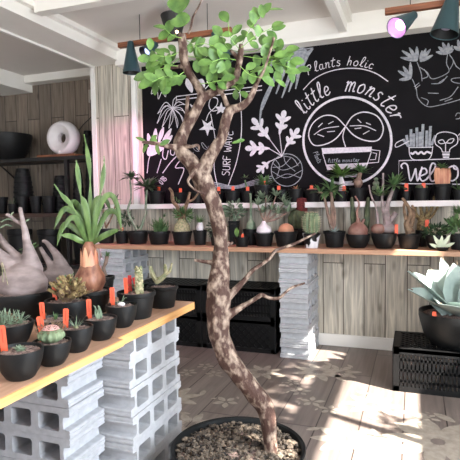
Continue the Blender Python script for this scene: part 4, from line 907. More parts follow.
mb = MB(); mb.ball(P_rel(loc, 388, 228), 7*s_, 3, .02, (1.2, .9, .8)); stem_px(mb, loc, [(388, 225, 5, 0), (386, 213, 3.6, .02), (388, 203, 2.2, .02), (392, 192, 1.6, .02), (394, 186, 1.4, .02)]); stem_px(mb, loc, [(384, 212, 2.4, .02), (382, 200, 1.4, .02), (383, 185, 1.2, .02), (383, 173, 1, .02)]); stem_px(mb, loc, [(378, 224, 2, 0), (376, 208, 1, 0), (371, 195, .8, 0), (369, 185, .7, 0)])
stem_px(mb, loc, [(390, 222, 3, 0), (396, 213, 1.4, 0)]); mb.build('grey_caudex', M['caudex'], t)
mb = MB(); tuft(mb, P_rel(loc, 394, 186, .02), 34, .105, .018, r, 1.7, .5, 'ellipse'); tuft(mb, P_rel(loc, 379, 196), 22, .08, .015, r, 1.4, .3, 'ellipse'); mb.build('leaves', M['leafmid'], t); stake(t, .075, -.01, zt, .075, .02, 0, 0, 'orange', False)
t, loc, R, zt = shelf_plant(409, 22, 234, 'potted_caudex_plant', 'twisted brown trunk rising above a dark pot right of the labelled caudices')
mb = MB()
for pts in ([(410, 233, 4.5, 0), (407, 224, 3.5, 0), (411, 214, 2.4, 0), (407, 205, 1.8, 0), (402, 198, 1.3, 0)], [(410, 226, 3, 0), (414, 214, 1.8, 0), (412, 205, 1.2, 0)], [(406, 220, 2, 0), (404, 208, 1.4, 0), (405, 201, 1, 0)]): stem_px(mb, loc, pts)
mb.build('trunk', M['brownstem'], t)
t, loc, R, zt = shelf_plant(422, 12, 230, 'potted_caudex_plant', 'many-armed olive brown caudex with finger-like branches', y=-.10)
mb = MB(); stem_px(mb, loc, [(422, 234, 5, 0), (422, 225, 5, 0), (422, 219, 3.5, 0)])
for pts in ([(421, 221, 2.4, 0), (415, 212, 1.6, 0), (417, 200, 1.2, 0)], [(422, 220, 2.4, 0), (421, 210, 1.4, 0), (419, 202, 1, 0)], [(423, 220, 2.4, 0), (430, 212, 1.6, 0), (433, 204, 1.2, 0), (434, 196, .9, 0)], [(423, 221, 2.2, 0), (432, 216, 1.4, 0), (438, 206, 1, 0)], [(424, 220, 1.8, 0), (427, 211, 1.2, 0), (425, 203, .9, 0)]): stem_px(mb, loc, pts)
mb.build('caudex', M['knobby'], t); stake(t, .03, -.02, zt, .09, .024, 0, 0, 'orange', False)
t, loc, R, zt = shelf_plant(435.5, 19, 235, 'potted_succulent', 'low dark green mounded succulent in a wide bowl behind the pale spiky leaves', 'bowl', y=-.22)
mb = MB(); bush(mb, (0, 0, zt+.03), .07, 130, .035, .014, r, (1.1, .9, .45)); mb.build('leaves', M['leafdk'], t)
t, loc, R, zt = shelf_plant(458, 16, 234, 'potted_succulent', 'leafy olive and green plant in the last pot at the right photo edge')
mb = MB(); bush(mb, P_rel(loc, 458, 226), .06, 110, .05, .02, r, (1.0, .8, .5)); tuft(mb, P_rel(loc, 458, 214), 30, .08, .013, r, 1.4, .3); stem_px(mb, loc, [(456, 232, 1.6, 0), (456, 214, 1, 0)]); mb.build('leaves', M['leafmid'], t)
t, loc, R, zt = shelf_plant(442.5, 12, 247, 'potted_succulent', 'small sunlit agave with cream pointed leaves at the shelf front edge', 'bowl', y=-.35)
mb = MB()
for u, v in ((434, 236), (450, 235), (439, 240), (446, 239), (430, 244), (454, 243), (442, 236)):
    a_ = P_rel(loc, 441, 249); b_ = P_rel(loc, u, v, r.uniform(-.02, .02)); mb.leaf(a_, b_-a_, (0, -1, .5), (b_-a_).length*1.08, .019, fold=.3, shape='agave', thick=.003)
mb.build('leaves', M['agpale'], t)

# ------------------------------------------------------------ UPPER LEDGE ROW
GU = 'plants on the white ledge'
def up(u, wpx, yr, name, label, **k): return shelf_plant(u, wpx, yr, name, label, y=-.092, zb=LZ, g=GU, **k)
rows = [
 (156.5, 18, 191, 'dark leafy tuft and orange label, leftmost on the white ledge', 'tuftdk', 'r', (162, 187)),
 (180, 17, 192.5, 'bare, bright orange label, left of the trunk on the ledge', None, 'r', (183, 187)),
 (197, 12, 192, 'smallest one, no label, nearest left of the trunk on the ledge', None, None, None),
 (217, 13, 191, 'tiny seedlings and orange label, just right of the trunk on the ledge', 'seed', 'r', (221, 187)),
 (232.5, 16, 190.5, 'upright orange label, second right of the trunk on the ledge', None, 'r', (235, 185)),
 (247, 12, 191, 'single wispy sprig and an orange label in front of the chalk wave', 'sprig', 'r', (249.5, 184)),
 (264, 20, 185, 'widest tall pot on the ledge with a shallow spray of mixed green leaves', 'spray', 'r', (266, 181)),
 (281.5, 12, 190, 'narrow pot with a large orange label below the chalk bulb drawing', None, 'r', (280, 184)),
 (296, 16, 189, 'low orange-leaved succulent under the chalk bulb drawing', 'orange', None, None),
 (313, 18, 190, 'flat reddish cactus with an orange label left of the chalk circle foot', 'flat', 'r', (312.5, 184)),
 (341, 15, 191, 'cream caudex with bright broad leaves under the chalk cup', 'cream', 'r', (345, 186)),
 (358.5, 18, 188, 'brown caudex with a leafy crown right of the bright-leaved one', 'brown', None, None),
 (376, 12, 190, 'stacked round grey-green cactus balls under the right of the chalk circle', 'balls', None, None),
 (392, 13, 190, 'bare dark pot behind the palm-leaved limb on the ledge', None, None, None),
 (406, 10, 188, 'small pot with an orange-red label under the letter W', None, 'r', (406.5, 182)),
 (421.5, 17, 188, 'wide dark pot with a flat plant and red flower-like label under the word', 'flatg', 'r', (423.5, 183)),
 (442.5, 18, 184, 'clustered pink fingered caudex with a green top in front of the word', 'fingers', None, None),
 (459, 12, 190, 'half-cut pot with narrow leaves at the right photo edge on the ledge', 'tuftmid', None, None),
]
for u, wpx, yr, lab, plant, lb, lp in rows:
    nm = 'potted_cactus' if plant in ('balls', 'flat') else ('plant_pot' if plant is None else 'potted_succulent')
    t, loc, R, zt = up(u, wpx, yr, nm, ('black pot, ' + lab), m=M['potdk'])
    if nm == 'plant_pot': t['category'] = 'plant pot'
    if R > .068: pass
    if lb: 
        p = P_rel(loc, lp[0], lp[1]); stake(t, p.x, -.03, zt, .05, .023, 0, 0, 'orange', False)
    mb = MB()
    if plant == 'tuftdk':
        stem_px(mb, loc, [(152, 191, 1, 0), (149, 183, .8, 0)]); tuft(mb, P_rel(loc, 149, 184), 20, .055, .014, r, 1.6, .5, 'ellipse'); mb.build('leaves', M['leafdk'], t)
    elif plant == 'seed': tuft(mb, Vector((0, 0, zt)), 14, .03, .01, r, 1.2, .2, 'ellipse'); mb.build('leaves', M['leafmid'], t)
    elif plant == 'sprig':
        stem_px(mb, loc, [(247, 190, .8, 0), (245, 180, .6, 0)]); tuft(mb, P_rel(loc, 245, 178), 12, .035, .010, r, 1.6, .1, 'ellipse'); mb.build('leaves', M['leafmid'], t)
    elif plant == 'spray': tuft(mb, Vector((0, 0, zt)), 70, .095, .015, r, 1.4, .2, 'ellipse'); mb.build('leaves', M['leafmid'], t)
    elif plant == 'orange':
        tuft(mb, Vector((0, 0, zt)), 16, .04, .012, r, 1.3, .2); mb.build('leaves', M['tandome'], t); mb = MB(); tuft(mb, Vector((.01, 0, zt)), 8, .04, .01, r, 1.3); mb.build('green_leaves', M['leafmid'], t)
    elif plant == 'flat': mb.lathe([(R*.7, zt-.002), (R*.65, zt+.012), (R*.3, zt+.02), (.001, zt+.021)], seg=30, ribs=10, ribamp=.06); mb.build('cactus_body', M['caudexred'], t)
    elif plant == 'cream':
        stem_px(mb, loc, [(342, 191, 3.4, 0), (342, 184, 2.8, 0), (341, 177, 1.6, 0)]); mb.build('caudex', M['ceramic'], t); mb = MB(); tuft(mb, P_rel(loc, 341, 176), 44, .10, .027, r, 1.6, .4, 'ellipse'); mb.build('leaves', M['leaf'], t)
    elif plant == 'brown':
        mb.ball(P_rel(loc, 358, 183), .034, 2, .15, (.9, .8, 1.0), r); stem_px(mb, loc, [(358, 180, 2.5, 0), (360, 173, 1.5, 0)]); mb.build('caudex', M['caudexbr'], t); mb = MB(); tuft(mb, P_rel(loc, 361, 173), 36, .08, .016, r, 1.6, .4, 'ellipse'); mb.build('leaves', M['leafmid'], t)
    elif plant == 'balls':
        for k, (dz, q) in enumerate(((.018, .028), (.05, .022), (.078, .015))): mb.ball((0, 0, zt+dz), q, 2, .02, (1, 1, .85), r)
        mb.build('cactus_body', M['leafgrey'], t)
    elif plant == 'flatg': mb.lathe([(R*.7, zt-.002), (R*.6, zt+.02), (R*.3, zt+.03), (.001, zt+.032)], seg=30, ribs=8, ribamp=.1); mb.build('cactus_body', M['cactusdk'], t)
    elif plant == 'fingers':
        for k in range(9):
            a = -4+k; stem_px(mb, loc, [(442.5+a*1.0, 187, 2.2, 0), (442.5+a*1.6, 176, 2.2, 0), (442.5+a*1.5, 168, 1.4, 0)], 7, .2)
        mb.build('caudex', M['bulbpeel'], t); mb = MB(); tuft(mb, P_rel(loc, 442, 168), 26, .05, .015, r, 1.7, .4, 'ellipse'); mb.build('leaves', M['leafmid'], t)
    elif plant == 'tuftmid': tuft(mb, Vector((0, 0, zt)), 24, .09, .01, r, 1.2, .3); mb.build('leaves', M['leafmid'], t)

# ------------------------------------------------------------ BIG AGAVE ON CRATE
loc = Vector((.232, -.585, .235)); t = thing('potted_agave', 'big pale blue agave with broad spiny leaves in a wide black bowl on the crate', 'potted plant', loc)
R = .205; H = .185; mb = MB(); mb.lathe([(R*.62, 0), (R*.68, .006), (R*.87, H*.3), (R*.98, H*.75), (R*1.0, H*.84), (R*1.0, H), (R*.94, H), (R*.90, H*.86)], seg=48); mb.build('pot', M['pot'], t)
s = MB(); s.lathe([(R*.91, H*.88), (R*.4, H*.93), (.001, H*.95)], seg=30); s.build('soil', M['soil'], t)
base = Vector((.015, 0, H*.9))
def agleaf(u, v, wpx, off=0, nrm=(0, -.4, 1), fold=.42, droop=0, m='agave'):
    mb = MB(); b_ = P_rel(loc, u, v, off); d = b_-base; mb.leaf(base+Vector((d.x, d.y, 0)).normalized()*.02, d, nrm, d.length, wpx*depth(loc)/F_PX, fold=fold, shape='agave', n=12, thick=.014, droop=droop)
    for sgn in (-1, 1): pass
    o = mb.build('leaf', M[m], t, sharp=60); k = MB(); dn = d.normalized(); k.tube([b_-dn*.012, b_+dn*.018], [.0035, .0006], 6); k.build('spine_tip', M['agaveedge'], o); return o
agleaf(411, 271, 26, -.02, (-.5, -.3, 1), .4); agleaf(411, 289, 22, -.10, (-.3, -.6, 1), .4); agleaf(432, 270, 38, .06, (.15, -.9, .8), .3)
agleaf(443, 258, 15, .12, (.3, -1, .3), .3); agleaf(457, 263, 32, -.03, (.5, -.9, .1), .45); agleaf(472, 268, 34, -.05, (.6, -.8, .5), .4); agleaf(480, 285, 30, -.14, (.6, -.6, 1), .4)
agleaf(440, 303, 30, -.23, (0, -.4, 1), .35); agleaf(505, 275, 30, .05, (.8, -.3, 1), .4); agleaf(498, 262, 30, .15, (.5, -.5, .6), .4); agleaf(476, 254, 22, .10, (.3, -1, .3), .35); agleaf(470, 304, 28, -.22, (.1, -.4, 1), .35)
stake(t, -.128, -.150, H*.95, .045, .020, 0, 0, 'orange', False)

# ------------------------------------------------------------ SHELF UNIT IN THE ALCOVE
t = thing('shelf_unit', 'black metal shelving unit with dark boards in the left alcove', 'shelf unit', (-3.3, .22, 0))
zs = (.12, .50, .955, 1.452)
x0, x1, y0, y1 = -.95, .755, -.17, .17
for i, zz in enumerate(zs):
    MB().span((x0+.012, y0+.012, zz-.02), (x1-.012, y1-.012, zz)).build('shelf_board', M['darkwood'], t, smooth=False)
    mb = MB(); mb.span((x0, y0, zz-.03), (x1, y0+.012, zz+.001)); mb.span((x0, y1-.012, zz-.03), (x1, y1, zz+.001)); mb.span((x0, y0, zz-.03), (x0+.012, y1, zz+.001)); mb.span((x1-.012, y0, zz-.03), (x1, y1, zz+.001)); mb.build('rail', M['darkwood'] if i == 2 else M['iron'], t, smooth=False)
for x in (x0+.015, x1-.3, x1-.015):
    for y in (y0+.015, y1-.015): MB().span((x-.016, y-.016, 0), (x+.016, y+.016, 1.45)).build('upright', M['iron'], t, smooth=False)
MB().tube([(x0+.35, y1, 1.43), (x0+.9, y1, 1.0)], .008, 6).build('brace', M['iron'], t)
SX, SY = -3.3, .22
def plain_pot(u, v0, wpx, zb, y, H, label, grp, kind='round', m='potdk', n=1):
    c0 = at(u, v0, y=y); d = depth(c0); R = wpx/2*d/F_PX; t = thing('empty_plant_pot' if n == 1 else 'nested_pots', label, 'plant pot', (c0.x, y, zb), 0, grp)
    if n == 1: add_pot(t, R, H, kind, m=M[m], soil=False, seg=24)
    else:
        for k in range(n):
            mb = MB(); q = R*(1-.45*(k/n)**3); mb.lathe([(q*.96, 0), (q, .004), (q, .02), (q*.93, .024), (q*.90, H/n*1.05), (q*.5, H/n*1.12)], c=(0, 0, k*H/n), seg=24); mb.build('pot', M[m], t)
    return t
plain_pot(5, 145, 52, 1.454, .20, .245, 'wide black bowl on the top shelf board at the left', None, 'bowl')
plain_pot(23, 180, 20, .957, .27, .42, 'tapering column of nested black pots on the middle board at the left', 'nested pots on the shelf unit', n=9)
plain_pot(60, 180, 16, .957, .27, .34, 'column of nested black pots on the middle board toward the right', 'nested pots on the shelf unit', n=8)
plain_pot(88, 145, 11, 1.454, .30, .24, 'slim black pot column at the right end of the top board', 'nested pots on the shelf unit', n=6)
for u, lab in ((2, 'short black pot at the left photo edge of the middle board'), (22, 'short black pot before the tapering nested column'), (36, 'short black pot in the middle of the middle board'), (49, 'short black pot right of centre on the middle board')):
    plain_pot(u, 205, 12 if u != 49 else 13, .957, .14, .155, lab, 'short pots on the middle board')
tp = plain_pot(12.5, 208, 9, .957, .075, .09, 'little dark pot holding a small pale sprig on the middle board', None); mb = MB(); tuft(mb, Vector((0, 0, .06)), 8, .09, .012, r, .6, 0); mb.build('sprig', M['leafgrey'], tp)
for k, (u, lab) in enumerate(((20, 'large black pot low in the shelf unit behind the big caudex'), (50, 'large black pot low in the shelf unit right of the bare limbs'), (84, 'large black pot low in the shelf unit behind the strap leaves'))):
    plain_pot(u, 240, 24, .502, .20, .30, lab, 'large pots on the low board')
for u, lab in ((78, 'tall dark nested pots at the right end of the middle board'), (90, 'darkest narrow nested pots in the far right corner of the middle board')):
    plain_pot(u, 180, 11, .957, .24, .40, lab, 'nested pots on the shelf unit', n=10)
# round vase with hole, on a brown board
c0 = at(64, 150, y=.18)
bd = MB().span((-.20, -.12, 0), (.20, .12, .02), bev=.003).build('wooden_board', M['warmwood'], None, smooth=False); bd.location = (c0.x-.0, .18, 1.454); tag(bd, 'reddish brown wooden board under the round white vase', 'board')
vz = at(64, 138, y=.18).z; Rv = .135
t = thing('ring_vase', 'round white ceramic vase with a hole through its middle on a wooden board', 'vase', (c0.x, .18, 1.474))
Rv = .142; rotX = Matrix.Rotation(PI/2, 3, 'X')
mb = MB(); pr = [(.042, .022), (.045, .030), (.085, .038), (.098, .058), (.112, .066), (.130, .052), (.142, .02), (.142, -.02), (.130, -.052), (.112, -.066), (.098, -.058), (.085, -.038), (.045, -.030), (.042, -.022), (.042, .022)]
pr = [(a*1.07, b*1.07) for a, b in pr]; Rv *= 1.07; mb.lathe(pr, c=(0, 0, Rv), seg=56, rot=rotX); mb.f.pop(); mb.f.pop(); mb.m.pop(); mb.m.pop(); mb.build('vase_body', M['ceramic'], t, sharp=70)
mb = MB(); mb.ball((0, -.07, .025), .02, 2); mb.build('knob', M['ceramic'], t)
# switch and cable on alcove wall
c0 = at(91, 96, y=.44); o = MB().span((-.03, -.012, -.06), (.03, 0, .06), bev=.004).build('wall_switch', M['greyp'], None, smooth=False); o.location = (c0.x, .449, c0.z); tag(o, 'small grey switch box on the alcove wall planks near the corner', 'switch')
c0 = at(93, 105, y=.44); o = MB().span((-.022, -.02, -.05), (.022, 0, .05), bev=.004).build('cable_box', M['iron'], None, smooth=False); o.location = (c0.x, .449, c0.z); tag(o, 'small black box with a cable below the grey switch', 'box')
mb = MB(); mb.tube(smoothpath([at(93, 110, y=.43), at(92, 116, y=.42), at(84, 124, y=.4), at(79, 130, y=.4)]), .004, 6); o = mb.build('power_cable', M['wire']); tag(o, 'thin black cable hanging down to the shelf behind the vase', 'cable')

# ------------------------------------------------------------ LAMP RAILS AND SPOT LAMPS
RY = -.62
def rail(u0, v0, u1, label):
    a = at(u0, v0, y=RY); x1_ = at(u1, v0, y=RY).x; t = thing('lamp_rail', label, 'lamp rail', (a.x, RY, a.z))
    MB().span((0, -.018, -.016), (x1_-a.x, .018, .016), bev=.002).build('wooden_bar', M['rail'], t, smooth=False)
    for q in (.2, .8): MB().tube([((x1_-a.x)*q, 0, .016), ((x1_-a.x)*q, 0, 2.27-a.z)], .0025, 8).build('hanger_rod', M['iron'], t)
    return t
rl = rail(119, 45.8, 232, 'reddish wooden lamp bar above the left of the chalkboard')
rr_ = rail(385, 12, 520, 'reddish wooden lamp bar at the top right of the photo')
def lamp(u, v, axis, L, R0, R1, label, bulb='glow', spotE=0, tgt=None, y=RY, hang=None, sm='teal'):
    """cone lamp: narrow end at pixel u,v ; axis points out of the mouth"""
    p = at(u, v, y=y); t = thing('spot_lamp', label, 'lamp', p); ax = Vector(axis).normalized(); rot = ax.to_track_quat('Z', 'Y').to_matrix()
    mb = MB(); mb.lathe([(R0*.6, -.006), (R0, 0), (R0*1.02, .012), (R1, L), (R1*.97, L), (R0*.9, .02)], rot=rot, seg=36); mb.f.pop(); mb.m.pop()
    mb.build('lamp_shade', M[sm], t)
    mb = MB(); mb.lathe([(R0*.5, .022), (R0*.85, .03), (R1*.94, L*.985)], rot=rot, seg=32); mb.f.pop(); mb.m.pop(); mb.build('inner_shade', M['tealin' if bulb == 'glow' else 'potdk'], t)
    mb = MB(); mb.lathe([(.012, .03), (R1*.40, L*.62), (R1*.5, L*.78), (R1*.28, L*.88), (.001, L*.9)], rot=rot, seg=20); mb.build('bulb', M[bulb], t)
    if hang: MB().tube([(0, 0, 0) if not hang[2:] else hang[2], (hang[0], hang[1], hang[3] if hang[3:] else .05)], .004, 6).build('bracket', M['iron'], t)
    if spotE:
        sl = bpy.data.lights.new('grow_light', 'SPOT'); sl.energy = spotE; sl.color = (1, .34, .66); sl.spot_size = math.radians(75); sl.spot_blend = .8; sl.shadow_soft_size = .03
        so_ = bpy.data.objects.new('grow_light', sl); COL.objects.link(so_); so_.parent = t; mo = ax*(L+.02); so_.location = mo
        dv = (Vector(tgt)-(p+mo)).normalized() if tgt else ax; so_.rotation_euler = dv.to_track_quat('-Z', 'Y').to_euler()
    return t
UP = Vector((0, 0, 1))
rz_ = at(130, 46, y=RY).z
lamp(130.5, 42, (.02, 0, -1), .20, .02, .060, 'dark teal cone lamp hanging straight down at the left end of the rail', 'tealin', 14, (-2.30, 0, 1.1), y=RY-.03)
tl_ = lamp(174, 39, (-.03, .05, .95), .145, .044, .080, 'black flared lamp head tilted up above the rail behind the tree', 'iron', 0, y=RY-.07, sm='iron')
MB().ball((.035, -.03, .03), .010, 2).build('pilot_bulb', M['glowwarm'], tl_)
lamp(214, 33, (.42, -.1, -.85), .20, .02, .055, 'dark teal cone lamp leaning right behind the tree leaves', 'tealin', 2.5, (-1.2, -.1, .9), y=RY-.03)
lamp(156, 44, (-.4, -.7, -.75), .11, .02, .05, 'small lamp with a bluish lit mouth under the left rail', 'glowblue', 3, (-1.7, -.1, .9), y=RY-.03)
lamp(414, 15, (-.50, -.62, -.52), .165, .022, .056, 'teal cone lamp with a glowing pink mouth at the left end of the right rail', 'glow', 3, (-.8, -.1, .95), y=RY-.05)
lamp(455, -12, (-.20, -.12, -.95), .245, .022, .072, 'larger teal cone lamp hanging down at the right photo edge', 'tealin', 1.5, (-.1, -.2, .8), y=RY-.05)

# ------------------------------------------------------------ THE TREE
TD = 1.75; TB = at(238, 458, d=TD); PR = .237
PB = Vector((TB.x, TB.y, 0)); 
ctr = at(238, 446, d=1.76); RIMZ = ctr.z
tree = thing('potted_tree', 'tall crooked fat-trunk tree with mottled bark in a wide round black pot', 'potted tree', (ctr.x, ctr.y, 0))
TL = Vector((ctr.x, ctr.y, 0))
mb = MB(); mb.lathe([(PR*.72, 0), (PR*.74, .004), (PR*.93, RIMZ*.8), (PR, RIMZ*.86), (PR*1.0, RIMZ), (PR*.985, RIMZ+.004), (PR*.945, RIMZ), (PR*.92, RIMZ*.84)], seg=72); mb.build('pot', M['pot'], tree)
mb = MB(); mb.lathe([(PR*.93, RIMZ-.03), (PR*.5, RIMZ-.02), (.001, RIMZ-.016)], seg=40); mb.build('soil', M['soil'], tree)
mb = MB(); r = random.Random(31)
for k in range(1500):
    a = r.uniform(0, 2*PI); q = PR*.91*math.sqrt(r.random()); sz = r.choice([.005, .006, .007, .009, .010, .013]); mb.ball((q*math.cos(a), q*math.sin(a), RIMZ-.022+r.uniform(-.004, .012)), sz, 1, .22, (1, r.uniform(.7, 1.1), r.uniform(.55, .8)), r)
for u, v in ((236, 438), (256, 444)):
    p = at(u, v, z=RIMZ-.01)-TL; mb.ball(p, .017, 2, .2, (1.2, .9, .6), r)
g = mb.build('gravel', M['pebble'], tree, smooth=False); g['kind'] = 'stuff'
def T(u, v, o=0): return at(u, v, d=TD+o)-TL
def tlimb(mb, pts, seg=14, wob=.16, n=5):
    s_ = TD/F_PX; P = [T(u, v, o) for u, v, r_, o in pts]; rr = [r_*s_ for u, v, r_, o in pts]; Q = smoothpath(P, n); m_ = len(P); out = []
    for i in range(len(Q)):
        k = min(i/n, m_-1); j = int(min(k, m_-2)); out.append(rr[j]+(rr[j+1]-rr[j])*(k-j))
    mb.tube(Q, out, seg, wob, seed=pts[0][0]*.1)
mb = MB()
tlimb(mb, [(271, 466, 8, 0), (271, 456, 6.8, 0), (270, 439, 7.2, 0), (268.5, 421, 7.8, 0), (262.5, 404, 9.2, 0), (250, 388, 10, 0), (236.5, 371, 10.3, 0), (226.5, 356, 10.2, 0), (219.5, 334, 10.8, 0), (218, 312, 11.4, 0), (219.5, 291, 12.2, 0), (220, 268, 9.2, 0), (221, 247, 7.2, 0), (219, 225, 7.8, 0), (213, 203, 8.2, 0), (205, 186, 9.2, 0), (199, 172, 10.5, 0), (197, 165, 10, 0)], 20, .2)
tlimb(mb, [(200, 176, 9, 0), (192, 163, 8, 0), (183, 153, 7.2, 0), (180, 145, 6.8, .01), (183, 134, 6, .02), (189, 122, 5.6, .02), (195, 112, 5.4, .02), (200, 102, 5, .02), (203, 96, 5.2, .02)])
tlimb(mb, [(202, 174, 8, 0), (208, 160, 7.4, -.01), (216, 147, 5.8, -.02), (222, 138, 5, -.02), (225, 125, 5, -.03), (228, 114, 5.2, -.03), (231, 109, 5, -.03)])
tlimb(mb, [(203, 97, 5, .02), (199, 88, 4.2, .02), (193, 79, 4, .02), (188, 70, 4.2, .01), (184, 60, 4.6, .01), (183, 48, 4.8, .0), (182, 38, 4.6, .0), (183, 34, 3.8, 0)])
tlimb(mb, [(202, 98, 4.8, .02), (212, 93, 4.4, .02), (222, 88, 4, .01), (231, 83, 3.6, .01), (236, 78, 3.4, 0), (238, 68, 3.2, 0), (240, 58, 3.2, 0), (241, 50, 3, -.01), (241, 44, 2, -.01)])
tlimb(mb, [(230, 110, 4.6, -.03), (240, 107, 4.2, -.03), (248, 101, 3.4, -.04), (253, 92, 2.9, -.04), (257, 83, 2.2, -.04), (264, 70, 1.5, -.04), (269, 55, 1.2, -.04), (273, 42, 1.2, -.04), (274, 37, 1.4, -.04)])
tlimb(mb, [(230, 112, 3, -.03), (226, 102, 2.6, -.02), (223, 95, 2.2, -.02), (217, 89, 1.8, -.01), (211, 84, 1.4, 0)], 10)
tlimb(mb, [(239, 62, 2.4, 0), (235, 55, 2.2, .01), (230, 50, 1.6, .01)], 10)
tlimb(mb, [(184, 130, 3, .02), (186, 118, 2, .02), (187, 106, 1.8, .02), (188, 96, 2.2, .02)], 10)
tlimb(mb, [(180, 148, 4.2, 0), (172, 147, 3, -.02), (163, 145, 2.4, -.03), (152, 143, 2, -.04), (142, 142, 1.4, -.05)], 10)
tlimb(mb, [(182, 146, 3, 0), (192, 146.5, 1.6, -.03), (198, 145, 1.4, -.03), (199, 150, 1.2, -.03)], 8)
tlimb(mb, [(184, 66, 2.6, .01), (176, 67, 1.8, .02), (166, 68, 1.4, .02), (155, 66, 1, .02)], 8)
tlimb(mb, [(188, 34, 1.4, 0), (191, 27, 1.3, 0), (193, 17, 1.2, 0), (199, 6, 1.0, 0), (203, -4, .8, 0)], 8)
tlimb(mb, [(226, 299, 5, 0), (232, 293, 4, 0), (240, 285, 3, 0), (247, 277, 2.5, 0), (253, 270, 2.3, 0), (262, 264, 2, 0), (270, 258, 1.9, 0), (275, 251, 1.8, 0), (282, 248, 1.6, 0), (294, 244, 1.5, 0), (306, 238, 1.3, 0), (316, 233, 1, 0)], 10)
tlimb(mb, [(226, 316, 5.5, 0), (233, 312, 4.2, 0), (241, 307, 3, 0), (250, 302, 2.3, 0), (258, 297, 2.3, 0), (262, 295, 2.2, 0), (270, 298, 1.8, 0), (279, 298, 1.7, 0), (286, 292, 1.6, 0), (293, 287, 1.5, 0), (305, 283, 1.1, 0)], 10)
tlimb(mb, [(216, 263, 4, 0), (208, 262, 2.2, 0), (200, 261, 1.8, 0), (194, 260, 1.4, 0)], 8)
tlimb(mb, [(222, 243, 3, 0), (229, 244, 2, 0), (233, 242, 1, 0)], 8)
tlimb(mb, [(196, 168, 3, -.03), (191, 176, 2, -.04), (188, 182, 1.2, -.04), (195, 190, 1.2, -.04), (205, 194, 1, -.03)], 8)
fuse(mb.build('trunk', M['bark'], tree, sharp=80), .0022, 3)
# foliage
mb = MB(); r = random.Random(33)
VV = Vector((-_Fv.x, -_Fv.y, .25))
def tleaf(u, v, ang, L, W, o=0, mbk=None):
    """leaf starting at u,v pointing at image angle ang (deg, 0=right, 90=up)"""
    a = math.radians(ang); s_ = TD/F_PX; d = _R*math.cos(a)+_U*math.sin(a)+_Fv*r.uniform(-.35, .35)
    nn = VV+Vector((r.uniform(-.5, .5), r.uniform(-.5, .5), r.uniform(-.2, .6))); (mbk or mb).leaf(T(u, v, o), d, nn, L*s_, W*s_, droop=r.uniform(0, .35), fold=r.uniform(.1, .35), shape='ellipse', n=7)
def pinnate(u0, v0, u1, v1, n, L, W, o=0, bend=0):
    P = smoothpath([T(u0, v0, o), T((u0+u1)/2+bend*(v1-v0)*.2, (v0+v1)/2-bend*(u1-u0)*.2, o-.01), T(u1, v1, o-.02)], 4); rach.tube(P, .0011, 5)
    ang = math.degrees(math.atan2(-(v1-v0), u1-u0))
    for k in range(n):
        q = (k+1)/(n+.6); u = u0+(u1-u0)*q; v = v0+(v1-v0)*q; f = .75+.35*q
        for sg in (-1, 1):
            if r.random() < .22: continue
            tleaf(u, v, ang+sg*r.uniform(48, 70), L*f, W*f, o+r.uniform(-.02, .01))
    tleaf(u1, v1, ang+r.uniform(-10, 10), L*1.1, W*1.1, o-.02)
rach = MB()
for a_ in ((241, 46, 262, 14, 3, 12, 8), (241, 48, 272, 28, 3, 12, 8), (240, 50, 228, 22, 3, 13, 9), (239, 52, 222, 36, 2, 12, 9), (242, 52, 268, 44, 2, 13, 9), (243, 56, 284, 52, 3, 14, 10),
           (246, 66, 290, 62, 4, 13, 9), (250, 72, 296, 70, 3, 13, 9), (240, 66, 262, 78, 3, 13, 9), (238, 64, 226, 80, 2, 13, 9), (236, 60, 212, 62, 3, 13, 9), (258, 70, 276, 60, 2, 12, 8),
           (190, 48, 214, 46, 3, 13, 9), (188, 56, 216, 70, 3, 15, 10), (190, 60, 232, 78, 3, 14, 9), (186, 40, 198, 48, 2, 12, 8), (182, 50, 160, 56, 3, 12, 8), (180, 58, 156, 70, 3, 12, 8), (180, 76, 152, 82, 3, 13, 9), (184, 72, 170, 84, 2, 12, 9),
           (182, 38, 166, 30, 2, 13, 9), (200, 84, 222, 80, 2, 12, 8), (228, 86, 240, 92, 1, 10, 7), (178, 66, 150, 60, 3, 11, 8)):
    pinnate(*a_, o=r.uniform(-.05, .03), bend=r.uniform(-1, 1))
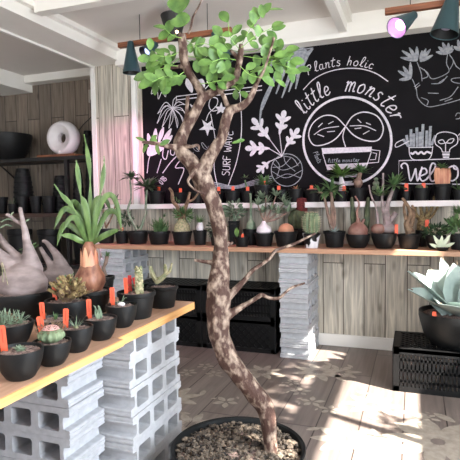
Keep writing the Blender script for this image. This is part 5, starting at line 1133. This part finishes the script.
for u, v, an, L, W in ((180, -6, -90, 20, 24), (183, 12, -90, 14, 15), (170, 22, -10, 15, 10), (160, 62, 200, 10, 8), (150, 74, 190, 18, 9), (268, 10, 5, 15, 6), (263, 18, 100, 13, 8), (255, 24, 110, 13, 9), (272, 30, 20, 14, 6), (262, 40, -20, 16, 12), (274, 56, 15, 20, 10), (262, 56, 60, 15, 11),
                        (285, 72, 0, 16, 8), (276, 80, -30, 12, 7), (150, 50, 90, 12, 8), (186, 76, 200, 26, 9), (170, 80, 185, 22, 9)):
    tleaf(u, v, an, L, W, -.03)
for u, v, an in ((146, 142, 150), (150, 143, 60), (156, 144, -70), (160, 145, 30), (148, 143, -120), (156, 145, 110)): tleaf(u, v, an, 11, 5, -.04)
for u, v, an in ((232, 143, 10), (236, 142, 20)): tleaf(u, v, an, 9, 4, -.02)
mb.build('leaves', M['leaf'], tree, sharp=80); rach.build('leaf_stalks', M['leafyoung'], tree)

# ------------------------------------------------------------ SHELF WITH POTS IN THE SUNNY WINDOW (added out of view to break up the sun)
ws = MB().span((XW-.16, -3.2, 1.435), (XW, -1.02, 1.46)).build('sun_break_shelf', M['ledge'], smooth=False); tag(ws, 'unseen white shelf added across the side window to break up the sun', 'shelf')
r = random.Random(50)
for k in range(6):
    y = -1.16-.38*k; t = thing('sun_break_fern', 'unseen leafy fern added in the side window row to break up the sun', 'potted plant', (XW-.08, y, 1.46), 0, 'sun-breaking ferns added in the side window'); add_pot(t, .06, .11, 'round', seg=16)
    mb = MB(); bush(mb, (-.0, 0, .25),   .14, 320, .07, .030, r, (.6, 1.1, 1.0)); mb.build('leaves', M['leafmid'], t)
for k in range(3):
    y = (-1.62, -2.25, -2.7)[k]; t = thing('sun_break_fern', 'unseen low fern added on the side window sill to break up the sun', 'potted plant', (XW+.015, y, WZ0+.001), 0, 'low sun-breaking ferns added on the side window sill'); add_pot(t, .045, .07, 'round', seg=16)
    mb = MB(); bush(mb, (0, 0, .12), .09, 36, .08, .022, r, (.3, 1.0, .7)); mb.build('leaves', M['leafmid'], t)
